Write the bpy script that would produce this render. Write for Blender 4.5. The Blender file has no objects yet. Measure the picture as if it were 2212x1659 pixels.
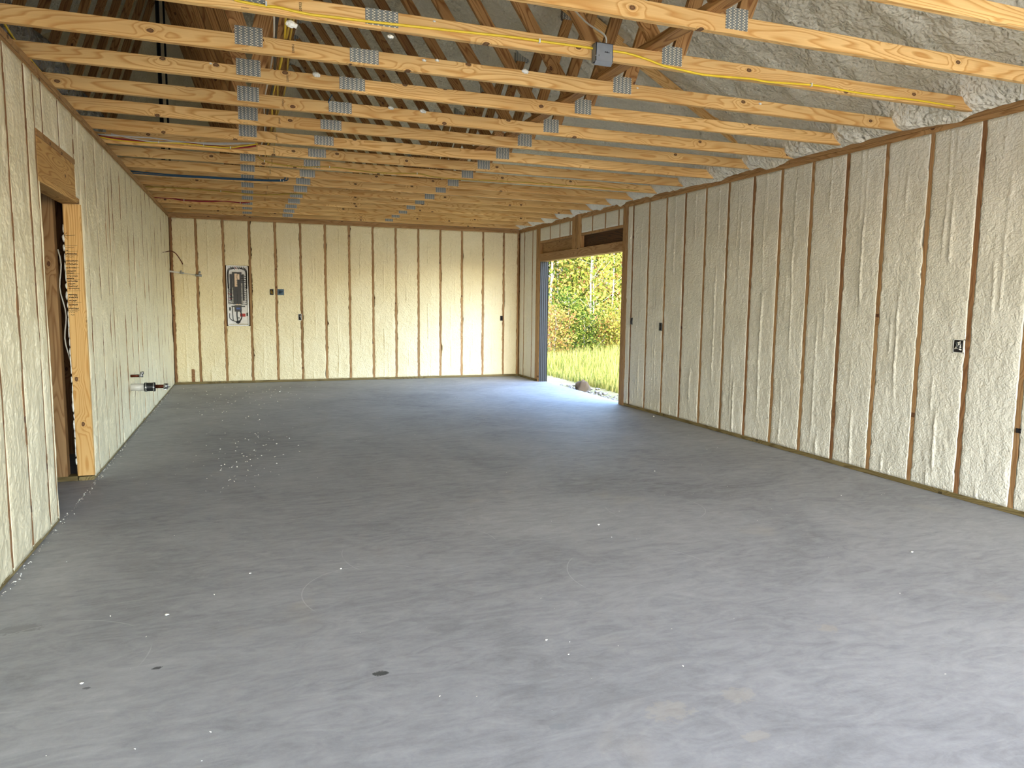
import bpy, math, random
import numpy as np
from mathutils import Vector, Matrix
random.seed(7)
SC = bpy.context.scene
C = SC.collection

# ------------------------------------------------------------------ camera
F_PX, YAW, PIT, ROL, CAM_H = 1562.943, 0.3510, -0.1118, 0.0110, 1.3921
Fv = np.array([math.sin(YAW)*math.cos(PIT), math.cos(YAW)*math.cos(PIT), math.sin(PIT)])
_R = np.array([math.cos(YAW), -math.sin(YAW), 0.0]); _U = np.cross(_R, Fv)
Rv = math.cos(ROL)*_R + math.sin(ROL)*_U
Uv = -math.sin(ROL)*_R + math.cos(ROL)*_U
cam_d = bpy.data.cameras.new('camera'); cam = bpy.data.objects.new('camera', cam_d); C.objects.link(cam)
M = Matrix(((Rv[0], Uv[0], -Fv[0], 0), (Rv[1], Uv[1], -Fv[1], 0), (Rv[2], Uv[2], -Fv[2], CAM_H), (0, 0, 0, 1)))
cam.matrix_world = M
cam_d.sensor_fit = 'HORIZONTAL'; cam_d.sensor_width = 36.0; cam_d.lens = F_PX/2212*36.0
cam_d.clip_start = 0.02; cam_d.clip_end = 400
SC.camera = cam

# ------------------------------------------------------------------ view, sky, sun
SC.view_settings.view_transform = 'Standard'
SC.view_settings.look = 'None'
SC.view_settings.gamma = 1.0
SC.view_settings.use_curve_mapping = False
SC.view_settings.exposure = 2.22
w = bpy.data.worlds.new('sky'); SC.world = w; w.use_nodes = True
nt = w.node_tree; nt.nodes.clear()
sky = nt.nodes.new('ShaderNodeTexSky'); sky.sky_type = 'NISHITA'
sky.sun_disc = False; sky.sun_elevation = math.radians(48); sky.sun_rotation = math.radians(195)
sky.air_density = 1.0; sky.dust_density = 1.6; sky.ozone_density = 1.0
hs = nt.nodes.new('ShaderNodeHueSaturation'); hs.inputs['Saturation'].default_value = 1.05
bg = nt.nodes.new('ShaderNodeBackground'); bg.inputs[1].default_value = 0.72
wo = nt.nodes.new('ShaderNodeOutputWorld')
nt.links.new(sky.outputs[0], hs.inputs['Color']); nt.links.new(hs.outputs[0], bg.inputs[0]); nt.links.new(bg.outputs[0], wo.inputs[0])
sun_d = bpy.data.lights.new('sun', 'SUN'); sun_d.energy = 1.2; sun_d.angle = math.radians(0.6); sun_d.color = (1.0, 0.93, 0.82)
sun = bpy.data.objects.new('sun', sun_d); C.objects.link(sun)
sun.rotation_euler = Vector((0.30, 0.75, -1.0)).to_track_quat('-Z', 'Y').to_euler()
for nm, loc, rot, sx, sy in (('portal_garage', (2.05, -2.36, 1.26), (math.radians(90), 0, 0), 5.2, 2.5),
                             ('portal_doorway', (5.06, 10.4, 1.05), (math.radians(90), 0, math.radians(90)), 2.98, 2.1)):
    ld = bpy.data.lights.new(nm, 'AREA'); ld.shape = 'RECTANGLE'; ld.size = sx; ld.size_y = sy
    ld.cycles.is_portal = True
    lo = bpy.data.objects.new(nm, ld); C.objects.link(lo); lo.location = loc; lo.rotation_euler = rot

# ------------------------------------------------------------------ key dimensions (metres)
XL, XR, D, H = -1.1376, 4.8532, 12.9264, 2.6852
ZT = 2.7613                     # top of the double top plate, underside of the trusses
T0, TS = 3.2379, 0.5996         # first truss, truss spacing
P1X, P2X, P3X = 0.0532, 0.6867, 2.3793
SLOPE = 0.545; RX = -1.13       # roof pitch, ridge position
YF = -2.3                      # inner face of the front wall
ST = 0.038
def T(k): return T0 + k*TS
def roofz(x): return ZT + 0.12 + SLOPE*(XR - x) if x > RX else ZT + 0.12 + SLOPE*(XR - RX) - SLOPE*(RX - x)

# pixel of the reference frame -> point on a plane of the room (used to read off positions)
def ray(px, py): return Fv + Rv*(px-1106)/F_PX - Uv*(py-829.5)/F_PX
CAMP = np.array([0, 0, CAM_H])
def on_x(px, py, X): d = ray(px, py); return CAMP + d*(X/d[0])
def on_y(px, py, Y): d = ray(px, py); return CAMP + d*(Y/d[1])
def on_z(px, py, Z): d = ray(px, py); return CAMP + d*((Z-CAM_H)/d[2])

# ------------------------------------------------------------------ node helpers
class NT:
    def __init__(s, name):
        s.m = bpy.data.materials.new(name); s.m.use_nodes = True; s.t = s.m.node_tree
        s.b = s.t.nodes['Principled BSDF']; s.out = s.t.nodes['Material Output']
    def n(s, kind, **kw):
        nd = s.t.nodes.new('ShaderNode'+kind)
        for k, v in kw.items(): setattr(nd, k, v)
        return nd
    def l(s, a, b): s.t.links.new(a, b)
    def val(s, sock, v):
        if isinstance(v, (int, float, tuple, list)): sock.default_value = v
        else: s.l(v, sock)
    def math(s, op, a, b=0.0, c=None, clamp=False):
        nd = s.n('Math', operation=op, use_clamp=clamp); s.val(nd.inputs[0], a); s.val(nd.inputs[1], b)
        if c is not None: s.val(nd.inputs[2], c)
        return nd.outputs[0]
    def vmath(s, op, a, b=(0, 0, 0)):
        nd = s.n('VectorMath', operation=op); s.val(nd.inputs[0], a); s.val(nd.inputs[1], b); return nd.outputs[0]
    def noise(s, vec, scale, detail=2.0, rough=0.5, dist=0.0, col=False):
        nd = s.n('TexNoise'); s.l(vec, nd.inputs['Vector']); nd.inputs['Scale'].default_value = scale
        nd.inputs['Detail'].default_value = detail; nd.inputs['Roughness'].default_value = rough; nd.inputs['Distortion'].default_value = dist
        return nd.outputs['Color' if col else 'Fac']
    def ramp(s, fac, stops, interp='LINEAR'):
        nd = s.n('ValToRGB'); s.val(nd.inputs[0], fac); cr = nd.color_ramp; cr.interpolation = interp
        while len(cr.elements) < len(stops): cr.elements.new(0.5)
        for e, (p, c) in zip(cr.elements, stops):
            e.position = p; e.color = (c, c, c, 1) if isinstance(c, (int, float)) else (*c, 1)
        return nd.outputs[0]
    def mix(s, fac, a, b, mode='MIX'):
        nd = s.n('Mix', data_type='RGBA', blend_type=mode); s.val(nd.inputs[0], fac)
        for sock, v in ((nd.inputs[6], a), (nd.inputs[7], b)):
            s.val(sock, (*v, 1) if isinstance(v, tuple) and len(v) == 3 else v)
        return nd.outputs[2]
    def bump(s, h, strength=0.5, dist=0.01, prev=None):
        nd = s.n('Bump'); nd.inputs['Strength'].default_value = strength; nd.inputs['Distance'].default_value = dist
        s.val(nd.inputs['Height'], h)
        if prev is not None: s.l(prev, nd.inputs['Normal'])
        return nd.outputs[0]
    def set(s, **kw):
        for k, v in kw.items():
            k = k.replace('_', ' ')
            sock = s.b.inputs[k]
            if isinstance(v, tuple) and len(v) == 3: v = (*v, 1)
            s.val(sock, v)
        return s.m

def lin(r, g, b):
    f = lambda c: ((c/255+0.055)/1.055)**2.4 if c > 10 else c/255/12.92
    return (f(r), f(g), f(b))

def flat(name, col, rough=0.6, metal=0.0):
    t = NT(name); c = t.n('TexCoord').outputs['Object']
    v = t.noise(c, 30, 2)
    k = t.mix(v, tuple(x*0.85 for x in col), tuple(min(1, x*1.12) for x in col))
    return t.set(Base_Color=k, Roughness=rough, Metallic=metal)

def wood(name, light, dark, knot=(0.085, 0.028, 0.012), grain=1.0, rough=0.62, knots=True, tone=0.16):
    """sawn softwood: growth rings stretched along local X, knots that bend them"""
    t = NT(name)
    co = t.n('TexCoord').outputs['Object']
    rnd = t.n('ObjectInfo').outputs['Random']
    off = t.n('CombineXYZ'); t.val(off.inputs[0], t.math('MULTIPLY', rnd, 57.0)); t.val(off.inputs[1], t.math('MULTIPLY', rnd, 31.0)); t.val(off.inputs[2], t.math('MULTIPLY', rnd, 83.0))
    p = t.vmath('ADD', co, off.outputs[0])
    st = t.vmath('MULTIPLY', p, (0.55, 5.5, 5.5))
    warp = t.noise(st, 1.0, 2.0, 0.5)
    kmask = None
    ringin = t.math('MULTIPLY', warp, 24.0*grain)
    if knots:
        vo = t.n('TexVoronoi', voronoi_dimensions='2D', feature='F1'); vo.inputs['Randomness'].default_value = 0.9
        vo.inputs['Scale'].default_value = 1.0
        sx = t.n('SeparateXYZ'); t.l(p, sx.inputs[0])
        cx = t.n('CombineXYZ'); t.val(cx.inputs[0], t.math('MULTIPLY', sx.outputs[0], 2.2)); t.val(cx.inputs[1], t.math('MULTIPLY', sx.outputs[2], 3.6))
        t.l(cx.outputs[0], vo.inputs['Vector'])
        d = vo.outputs['Distance']
        bulge = t.ramp(d, [(0.0, 1.0), (0.09, 0.36), (0.22, 0.0)], 'EASE')
        ringin = t.math('ADD', ringin, t.math('MULTIPLY', bulge, 3.6))
        kr = t.math('ADD', d, t.math('MULTIPLY', t.math('SUBTRACT', t.noise(p, 60.0, 2.0), 0.5), 0.02)); kmask = t.ramp(kr, [(0.018, 0.8), (0.034, 1.0), (0.044, 0.0)])
    fr = t.math('FRACT', ringin)
    late = t.ramp(fr, [(0.0, 0.12), (0.5, 0.22), (0.84, 1.0), (0.93, 0.6), (1.0, 0.1)])
    fine = t.noise(t.vmath('MULTIPLY', p, (3.0, 160, 160)), 1.0, 2.0)
    f = t.math('ADD', t.math('MULTIPLY', late, 0.95), t.math('MULTIPLY', t.math('SUBTRACT', fine, 0.4), 0.5), clamp=True)
    col = t.mix(f, light, dark)
    big = t.noise(t.vmath('MULTIPLY', p, (0.9, 3, 3)), 1.0, 2.0)
    col = t.mix(t.ramp(big, [(0.35, 0.0), (0.75, 0.55)]), col, tuple(c*0.72 for c in dark))
    hsv = t.n('HueSaturation'); t.l(col, hsv.inputs['Color'])
    t.val(hsv.inputs['Value'], t.math('ADD', 1.0-tone, t.math('MULTIPLY', rnd, 2*tone)))
    col = hsv.outputs[0]
    if kmask is not None: col = t.mix(kmask, col, knot)
    nb = t.bump(f, 0.18, 0.002)
    return t.set(Base_Color=col, Roughness=rough, Normal=nb, **{'Specular_IOR_Level': 0.25})

def foam(name, a, b, scale=1.0, strength=1.0, gloss=0.42, ridges=True):
    t = NT(name); co = t.n('TexCoord').outputs['Object']
    n1 = t.noise(co, 1.6*scale, 3.0); n2 = t.noise(co, 55*scale, 3.0, 0.55, 0.8); n3 = t.noise(co, 14*scale, 3.0, 0.5, 1.2)
    vo = t.n('TexVoronoi', feature='SMOOTH_F1'); t.l(co, vo.inputs['Vector']); vo.inputs['Scale'].default_value = 62*scale; vo.inputs['Smoothness'].default_value = 0.5
    col = t.mix(t.ramp(n1, [(0.3, 0.0), (0.7, 1.0)]), a, b)
    col = t.mix(t.ramp(n3, [(0.55, 0.0), (0.75, 0.35)]), col, tuple(min(1, c*1.08) for c in b))
    h = t.math('ADD', t.math('MULTIPLY', n2, 0.5), t.math('MULTIPLY', vo.outputs['Distance'], -0.7))
    nb = t.bump(h, 0.55*strength, 0.012/scale)
    nb = t.bump(n3, 0.45*strength, 0.03/scale, nb)
    return t.set(Base_Color=col, Roughness=gloss, Normal=nb, **{'Specular_IOR_Level': 0.35})

M_TRUSS = wood('truss_pine', lin(244, 204, 136), lin(206, 150, 80), tone=0.13)
M_WEB = wood('web_pine', lin(196, 150, 94), lin(132, 86, 44), tone=0.15)  # truss pine in a darker tone, attic shade put into the colour
M_STUD = wood('stud_spruce', lin(186, 148, 102), lin(146, 106, 66), tone=0.12)
M_DARKSTUD = wood('dark_spruce', lin(168, 124, 82), lin(124, 84, 52), tone=0.12)
M_PLATE = wood('plate_spruce', lin(190, 150, 100), lin(146, 106, 62), tone=0.10)
M_TREAT = wood('treated_lumber', lin(146, 128, 84), lin(98, 82, 46), knot=(0.05, 0.035, 0.015), tone=0.06)
M_HEADER = wood('header_fir', lin(226, 184, 118), lin(172, 122, 62), grain=1.3, tone=0.04)
M_STAIN = wood('wet_board', lin(96, 62, 36), lin(44, 26, 14), tone=0.1)
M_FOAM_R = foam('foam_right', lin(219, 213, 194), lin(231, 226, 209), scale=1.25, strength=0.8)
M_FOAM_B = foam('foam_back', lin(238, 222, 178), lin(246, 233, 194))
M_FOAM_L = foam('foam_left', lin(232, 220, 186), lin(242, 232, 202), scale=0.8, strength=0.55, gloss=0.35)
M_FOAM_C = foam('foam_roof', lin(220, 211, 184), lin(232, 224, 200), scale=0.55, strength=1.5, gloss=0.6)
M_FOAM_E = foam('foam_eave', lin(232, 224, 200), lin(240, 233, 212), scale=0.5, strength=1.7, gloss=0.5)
M_CRUMB = foam('foam_crumb', lin(240, 236, 220), lin(248, 246, 236), scale=2.0, gloss=0.5)
M_SHEATH = flat('sheathing_board', lin(120, 88, 60), 0.8)
M_WHITEP = flat('white_plastic', lin(226, 224, 212), 0.4)
M_PVC = flat('pvc_pipe', lin(214, 212, 204), 0.35)
M_BLACK = flat('black_rubber', lin(22, 24, 30), 0.45)
M_COPPER = flat('copper_tube', lin(98, 48, 30), 0.35, 0.7)
M_STEEL = flat('steel', lin(170, 172, 175), 0.3, 0.9)
M_GREYBOX = flat('grey_painted_steel', lin(126, 129, 132), 0.5)
M_DARKIN = flat('dark_interior', lin(30, 24, 22), 0.8)
M_BLUEBOX = flat('blue_plastic', lin(28, 78, 104), 0.45)
M_TAN = flat('tan_wire', lin(150, 118, 40), 0.5)
M_RED = flat('red_label', lin(200, 38, 34), 0.5)
M_BLUEL = flat('blue_label', lin(60, 84, 150), 0.5)
M_GREYL = flat('grey_label', lin(96, 100, 98), 0.6)
M_COP2 = flat('bus_copper', lin(200, 176, 150), 0.4, 0.2)
M_YEL = flat('yellow_cable', lin(236, 200, 44), 0.4)
M_YEL2 = flat('dull_yellow_cable', lin(190, 158, 52), 0.5)
M_WCAB = flat('white_cable', lin(216, 212, 200), 0.45)
M_RCAB = flat('red_cable', lin(150, 22, 34), 0.5)
M_BCAB = flat('blue_pipe', lin(24, 74, 104), 0.4)
M_INK = flat('ink', lin(34, 26, 22), 0.9)
M_ROCK = flat('rock', lin(84, 70, 52), 0.95)
M_GRAVEL = flat('gravel', lin(120, 116, 108), 0.95)
M_BARK = flat('pale_bark', lin(146, 138, 120), 0.85)
M_PANELW = flat('enclosure_white', lin(246, 246, 246), 0.35)

def plate_mat():
    t = NT('galvanised_plate'); co = t.n('TexCoord').outputs['Object']
    s = t.n('SeparateXYZ'); t.l(co, s.inputs[0])
    colm = t.math('FRACT', t.math('MULTIPLY', s.outputs[0], 1/0.028))
    rowoff = t.math('MULTIPLY', t.math('GREATER_THAN', colm, 0.5), 0.45)
    row = t.math('FRACT', t.math('ADD', t.math('MULTIPLY', s.outputs[2], 1/0.0135), rowoff))
    mc = t.math('MULTIPLY', t.math('GREATER_THAN', colm, 0.22), t.math('LESS_THAN', colm, 0.80))
    mr = t.math('LESS_THAN', row, 0.42)
    slot = t.math('MULTIPLY', mc, mr)
    n = t.noise(co, 25, 3)
    base = t.mix(n, lin(112, 116, 112), lin(150, 154, 152))
    col = t.mix(slot, base, lin(236, 228, 206))
    dk = t.math('MULTIPLY', mc, t.math('GREATER_THAN', row, 0.86))
    col = t.mix(dk, col, lin(58, 52, 44))
    return t.set(Base_Color=col, Roughness=0.38, Metallic=0.4, Normal=t.bump(slot, 0.6, 0.002))
M_GANG = plate_mat()

def floor_mat():
    t = NT('concrete_slab'); co = t.n('TexCoord').outputs['Object']
    rot = t.n('Mapping'); t.l(co, rot.inputs[0]); rot.inputs['Rotation'].default_value = (0, 0, 0.5); rot.inputs['Scale'].default_value = (1, 2.6, 1)
    rot2 = t.n('Mapping'); t.l(co, rot2.inputs[0]); rot2.inputs['Rotation'].default_value = (0, 0, -0.45); rot2.inputs['Scale'].default_value = (1.4, 3.4, 1)
    a = t.noise(co, 0.75, 6, 0.62, 0.9); b = t.noise(rot.outputs[0], 3.0, 6, 0.66, 2.2); c = t.noise(rot2.outputs[0], 6.0, 5, 0.6, 1.0); d = t.noise(co, 60, 4, 0.6)
    v = t.math('ADD', t.math('MULTIPLY', a, 0.40), t.math('ADD', t.math('MULTIPLY', b, 0.32), t.math('ADD', t.math('MULTIPLY', c, 0.2), t.math('MULTIPLY', d, 0.08))))
    col = t.ramp(v, [(0.30, lin(118, 118, 119)), (0.48, lin(153, 153, 154)), (0.66, lin(178, 178, 178))])
    # tan rust-like patches and dark spots
    tn = t.noise(t.vmath('ADD', co, (3.1, 7.7, 0)), 1.7, 3, 0.5, 0.4)
    col = t.mix(t.ramp(tn, [(0.64, 0.0), (0.76, 0.28)]), col, lin(188, 178, 160))
    # trowel arcs: thin rings round scattered centres
    def spot(cx, cy, rx, ry, colr, amt, nz=0.6):
        q = t.vmath('SUBTRACT', co, (cx, cy, 0)); q = t.vmath('MULTIPLY', q, (1/rx, 1/ry, 0))
        ln = t.n('VectorMath', operation='LENGTH'); t.l(q, ln.inputs[0])
        dd = t.math('ADD', ln.outputs['Value'], t.math('MULTIPLY', t.math('SUBTRACT', t.noise(co, 30, 4, 0.7), 0.5), nz*4))
        return t.ramp(dd, [(0.75, amt), (1.0, 0.0)]), colr
    for args in ((0.435, 2.592, 0.030, 0.020, lin(58, 60, 56), 0.85), (-0.356, 2.906, 0.020, 0.013, lin(50, 50, 50), 0.8),
                 (-0.58, 2.83, 0.016, 0.010, lin(70, 70, 70), 0.6), (2.34, 2.35, 0.05, 0.04, lin(198, 180, 150), 0.22),
                 (1.33, 2.02, 0.09, 0.06, lin(196, 184, 162), 0.22), (1.62, 2.03, 0.07, 0.05, lin(198, 186, 164), 0.22),
                 (0.40, 1.78, 0.05, 0.07, lin(192, 182, 164), 0.22), (1.52, 1.80, 0.05, 0.03, lin(198, 184, 160), 0.22),
                 (-0.95, 3.45, 0.10, 0.05, lin(124, 124, 120), 0.5), (0.93, 2.06, 0.035, 0.02, lin(138, 142, 144), 0.6)):
        m, cc = spot(*args); col = t.mix(m, col, cc)
    for (cx, cy, r) in ((-0.75, 3.1, 0.42), (0.55, 3.4, 0.40), (0.9, 3.9, 0.5), (2.6, 4.2, 0.4), (1.9, 3.2, 0.45)):
        q = t.vmath('SUBTRACT', co, (cx, cy, 0))
        ln = t.n('VectorMath', operation='LENGTH'); t.l(q, ln.inputs[0])
        wob = t.math('ADD', ln.outputs['Value'], t.math('MULTIPLY', t.noise(co, 1.2, 1), 0.12))
        ring = t.math('LESS_THAN', t.math('ABSOLUTE', t.math('SUBTRACT', wob, r)), 0.0022)
        ring = t.math('MULTIPLY', ring, t.ramp(t.noise(co, 2.3, 1), [(0.5, 0.0), (0.56, 0.35)]))
        col = t.mix(ring, col, lin(214, 214, 212))
    nb = t.bump(t.math('ADD', b, t.math('MULTIPLY', d, 0.4)), 0.12, 0.01)
    rg = t.ramp(v, [(0.35, 0.66), (0.65, 0.56)])
    return t.set(Base_Color=col, Roughness=rg, Normal=nb, **{'Specular_IOR_Level': 0.3})
M_FLOOR = floor_mat()

def ground_mat():
    t = NT('meadow_ground'); co = t.n('TexCoord').outputs['Object']
    a = t.noise(co, 1.5, 4); b = t.noise(co, 18, 4)
    col = t.mix(t.ramp(a, [(0.35, 0.0), (0.65, 1.0)]), lin(120, 116, 62), lin(150, 138, 92))
    col = t.mix(b, col, lin(90, 84, 50))
    return t.set(Base_Color=col, Roughness=0.95)
M_GROUND = ground_mat()
M_DRIVE = flat('gravel_drive', lin(176, 172, 164), 0.95)

def leaf_mat(name, stops):
    t = NT(name); g = t.n('NewGeometry')
    r = g.outputs['Random Per Island']
    col = t.ramp(r, stops)
    t.set(Base_Color=col, Roughness=0.7, **{'Specular_IOR_Level': 0.08})
    tr = t.n('BsdfTranslucent'); t.l(col, tr.inputs[0])
    mx = t.n('MixShader'); mx.inputs[0].default_value = 0.35
    t.l(t.b.outputs[0], mx.inputs[1]); t.l(tr.outputs[0], mx.inputs[2]); t.l(mx.outputs[0], t.out.inputs[0])
    return t.m
M_LEAF = leaf_mat('yellow_green_leaves', [(0.0, lin(48, 62, 18)), (0.3, lin(112, 120, 38)), (0.65, lin(156, 150, 62)), (0.92, lin(164, 138, 66)), (1.0, lin(136, 86, 50))])
M_LEAF2 = leaf_mat('russet_leaves', [(0.0, lin(84, 84, 32)), (0.35, lin(142, 132, 60)), (0.7, lin(150, 118, 64)), (1.0, lin(126, 76, 50))])
M_LEAF3 = leaf_mat('green_leaves', [(0.0, lin(24, 38, 12)), (0.5, lin(74, 94, 28)), (1.0, lin(138, 140, 58))])
M_GRASS = leaf_mat('grass_blades', [(0.0, lin(84, 98, 44)), (0.5, lin(134, 134, 62)), (1.0, lin(170, 156, 92))])
def siding_mat():
    t = NT('dark_metal'); co = t.n('TexCoord').outputs['Object']
    n = t.noise(t.vmath('MULTIPLY', co, (8, 8, 0.8)), 2, 3)
    col = t.mix(n, lin(12, 13, 16), lin(24, 26, 31))
    return t.set(Base_Color=col, Roughness=0.5, Metallic=0.05)
M_SIDING = siding_mat()
def film_mat():
    t = NT('duct_film'); co = t.n('TexCoord').outputs['Object']
    n = t.noise(co, 14, 4, 0.6, 1.5); m = t.noise(co, 5, 2)
    col = t.mix(n, lin(96, 96, 94), lin(150, 150, 148))
    return t.set(Base_Color=col, Roughness=t.ramp(m, [(0.3, 0.12), (0.7, 0.4)]), Metallic=0.55, Normal=t.bump(n, 1.0, 0.03))
M_FILM = film_mat()

# ------------------------------------------------------------------ mesh helpers
class MB:
    def __init__(s): s.v = []; s.f = []; s.mi = []; s.sm = []; s.cur = 0
    def add(s, vs, fs, smooth=False):
        o = len(s.v); s.v += [tuple(map(float, v)) for v in vs]
        for f in fs: s.f.append(tuple(i+o for i in f)); s.mi.append(s.cur); s.sm.append(smooth)
    def box(s, a, b):
        (x0, y0, z0), (x1, y1, z1) = a, b
        if x0 > x1: x0, x1 = x1, x0
        if y0 > y1: y0, y1 = y1, y0
        if z0 > z1: z0, z1 = z1, z0
        s.add([(x0, y0, z0), (x1, y0, z0), (x1, y1, z0), (x0, y1, z0), (x0, y0, z1), (x1, y0, z1), (x1, y1, z1), (x0, y1, z1)],
              [(3, 2, 1, 0), (4, 5, 6, 7), (0, 1, 5, 4), (1, 2, 6, 5), (2, 3, 7, 6), (3, 0, 4, 7)])
    def tube(s, pts, r, n=8, caps=True, flat_=1.0):
        pts = [Vector(p) for p in pts]; rs = r if isinstance(r, (list, tuple)) else [r]*len(pts)
        rings = []; up = Vector((0, 0, 1))
        for i, p in enumerate(pts):
            d = (pts[min(i+1, len(pts)-1)] - pts[max(i-1, 0)]).normalized()
            if abs(d.dot(up)) > 0.95: up = Vector((1, 0, 0)) if abs(d.x) < 0.9 else Vector((0, 1, 0))
            a = d.cross(up).normalized(); b = a.cross(d).normalized(); up = b
            rings.append([p + a*math.cos(2*math.pi*j/n)*rs[i]*flat_ + b*math.sin(2*math.pi*j/n)*rs[i] for j in range(n)])
        vs = [v for rg in rings for v in rg]; fs = []
        for i in range(len(pts)-1):
            for j in range(n): fs.append((i*n+j, i*n+(j+1) % n, (i+1)*n+(j+1) % n, (i+1)*n+j))
        if caps: fs.append(tuple(range(n))[::-1]); fs.append(tuple((len(pts)-1)*n+j for j in range(n)))
        s.add(vs, fs, True)
    def blob(s, c, r, seed=0, n=7, m=10, amp=0.35):
        rd = random.Random(seed); vs = []; fs = []
        rr = r if isinstance(r, tuple) else (r, r, r)
        ph = [rd.uniform(0, 6.28) for _ in range(6)]
        for i in range(n+1):
            th = math.pi*i/n
            for j in range(m):
                f = 2*math.pi*j/m
                k = 1 + amp*(math.sin(3*th+ph[0])*math.cos(2*f+ph[1])*0.6 + math.sin(5*f+ph[2])*math.sin(th)*0.35 + rd.uniform(-0.18, 0.18)*math.sin(th))
                vs.append((c[0]+rr[0]*k*math.sin(th)*math.cos(f), c[1]+rr[1]*k*math.sin(th)*math.sin(f), c[2]+rr[2]*k*math.cos(th)))
        for i in range(n):
            for j in range(m): fs.append((i*m+j, (i+1)*m+j, (i+1)*m+(j+1) % m, i*m+(j+1) % m))
        s.add(vs, fs, True)
    def grid(s, P, smooth=True):
        nu, nv = P.shape[:2]; vs = P.reshape(-1, 3)
        I = np.arange(nu*nv).reshape(nu, nv)
        fs = np.stack([I[:-1, :-1], I[1:, :-1], I[1:, 1:], I[:-1, 1:]], -1).reshape(-1, 4)
        s.add(vs.tolist(), [tuple(f) for f in fs.tolist()], smooth)
    def mesh(s, name, mats):
        me = bpy.data.meshes.new(name); me.from_pydata(s.v, [], s.f)
        for m in (mats if isinstance(mats, (list, tuple)) else [mats]): me.materials.append(m)
        me.polygons.foreach_set('material_index', s.mi); me.polygons.foreach_set('use_smooth', s.sm); me.update()
        return me

def link(name, me, parent=None, loc=None, rot=None, label=None, cat=None, group=None, kind=None):
    o = bpy.data.objects.new(name, me); C.objects.link(o)
    if parent is not None: o.parent = parent
    if loc is not None: o.location = loc
    if rot is not None: o.rotation_euler = rot
    if label: o['label'] = label
    if cat: o['category'] = cat
    if group: o['group'] = group
    if kind: o['kind'] = kind
    return o
def thing(name, loc, label, cat, group=None): return link(name, None, loc=loc, label=label, cat=cat, group=group)

_board = {}
def board_mesh(L, t, h, mat, bev=0.0025):
    """board along local X from 0 to L, thickness t in Y (0..t), height h in Z (0..h), eased edges"""
    key = (round(L, 3), round(t, 4), round(h, 4), mat.name)
    if key in _board: return _board[key]
    mb = MB(); b = bev
    prof = [(b, 0), (t-b, 0), (t, b), (t, h-b), (t-b, h), (b, h), (0, h-b), (0, b)]
    vs = [(0, y, z) for y, z in prof] + [(L, y, z) for y, z in prof]
    fs = [tuple(range(8))[::-1], tuple(range(8, 16))] + [(i, (i+1) % 8, 8+(i+1) % 8, 8+i) for i in range(8)]
    mb.add(vs, [f[::-1] for f in fs]); me = mb.mesh('board', mat); _board[key] = me; return me

# vertical stud: board mesh stood up; (x, y) = min corner of its footprint; dx, dy = footprint
def upright(name, x, y, dx, dy, z0, z1, mat, parent=None, **kw):
    # local X -> world Z, local Y -> world Y, local Z -> world -X
    me = board_mesh(z1-z0, dy, dx, mat)
    o = link(name, me, parent=parent, **kw)
    o.matrix_local = Matrix(((0, 0, -1, x+dx), (0, 1, 0, y), (1, 0, 0, z0), (0, 0, 0, 1)))
    return o
def along_y(name, x, y0, y1, dx, z0, dz, mat, parent=None, **kw):
    # local X -> world Y, local Y -> -X, local Z -> Z
    me = board_mesh(y1-y0, dx, dz, mat)
    o = link(name, me, parent=parent, **kw)
    o.matrix_local = Matrix(((0, -1, 0, x+dx), (1, 0, 0, y0), (0, 0, 1, z0), (0, 0, 0, 1)))
    return o
def along_x(name, x0, x1, y, dy, z0, dz, mat, parent=None, **kw):
    me = board_mesh(x1-x0, dy, dz, mat)
    o = link(name, me, parent=parent, **kw); o.location = (x0, y, z0); return o

# vectorised value noise
def _h(ix, iy, iz):
    n = (ix*374761393 + iy*668265263 + iz*2147483647 + 974634777) & 0xffffffff
    n = ((n ^ (n >> 13))*1274126177) & 0xffffffff
    n = (n ^ (n >> 16)) & 0xffff
    return n/65535.0
def vn(x, y, z=0.0):
    x, y, z = np.broadcast_arrays(np.asarray(x, float), np.asarray(y, float), np.asarray(z, float))
    ix, iy, iz = np.floor(x).astype(np.int64), np.floor(y).astype(np.int64), np.floor(z).astype(np.int64)
    fx, fy, fz = x-ix, y-iy, z-iz
    s = lambda t: t*t*(3-2*t)
    fx, fy, fz = s(fx), s(fy), s(fz); r = 0
    for a in (0, 1):
        for b in (0, 1):
            for c in (0, 1):
                r = r + _h(ix+a, iy+b, iz+c)*(fx if a else 1-fx)*(fy if b else 1-fy)*(fz if c else 1-fz)
    return r*2-1
def fbm(x, y, z=0.0, o=3):
    r = 0; a = 1.0; tt = 0
    for i in range(o): r = r + a*vn(x*2**i, y*2**i, z+i*17.3); tt += a; a *= 0.5
    return r/tt

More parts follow.
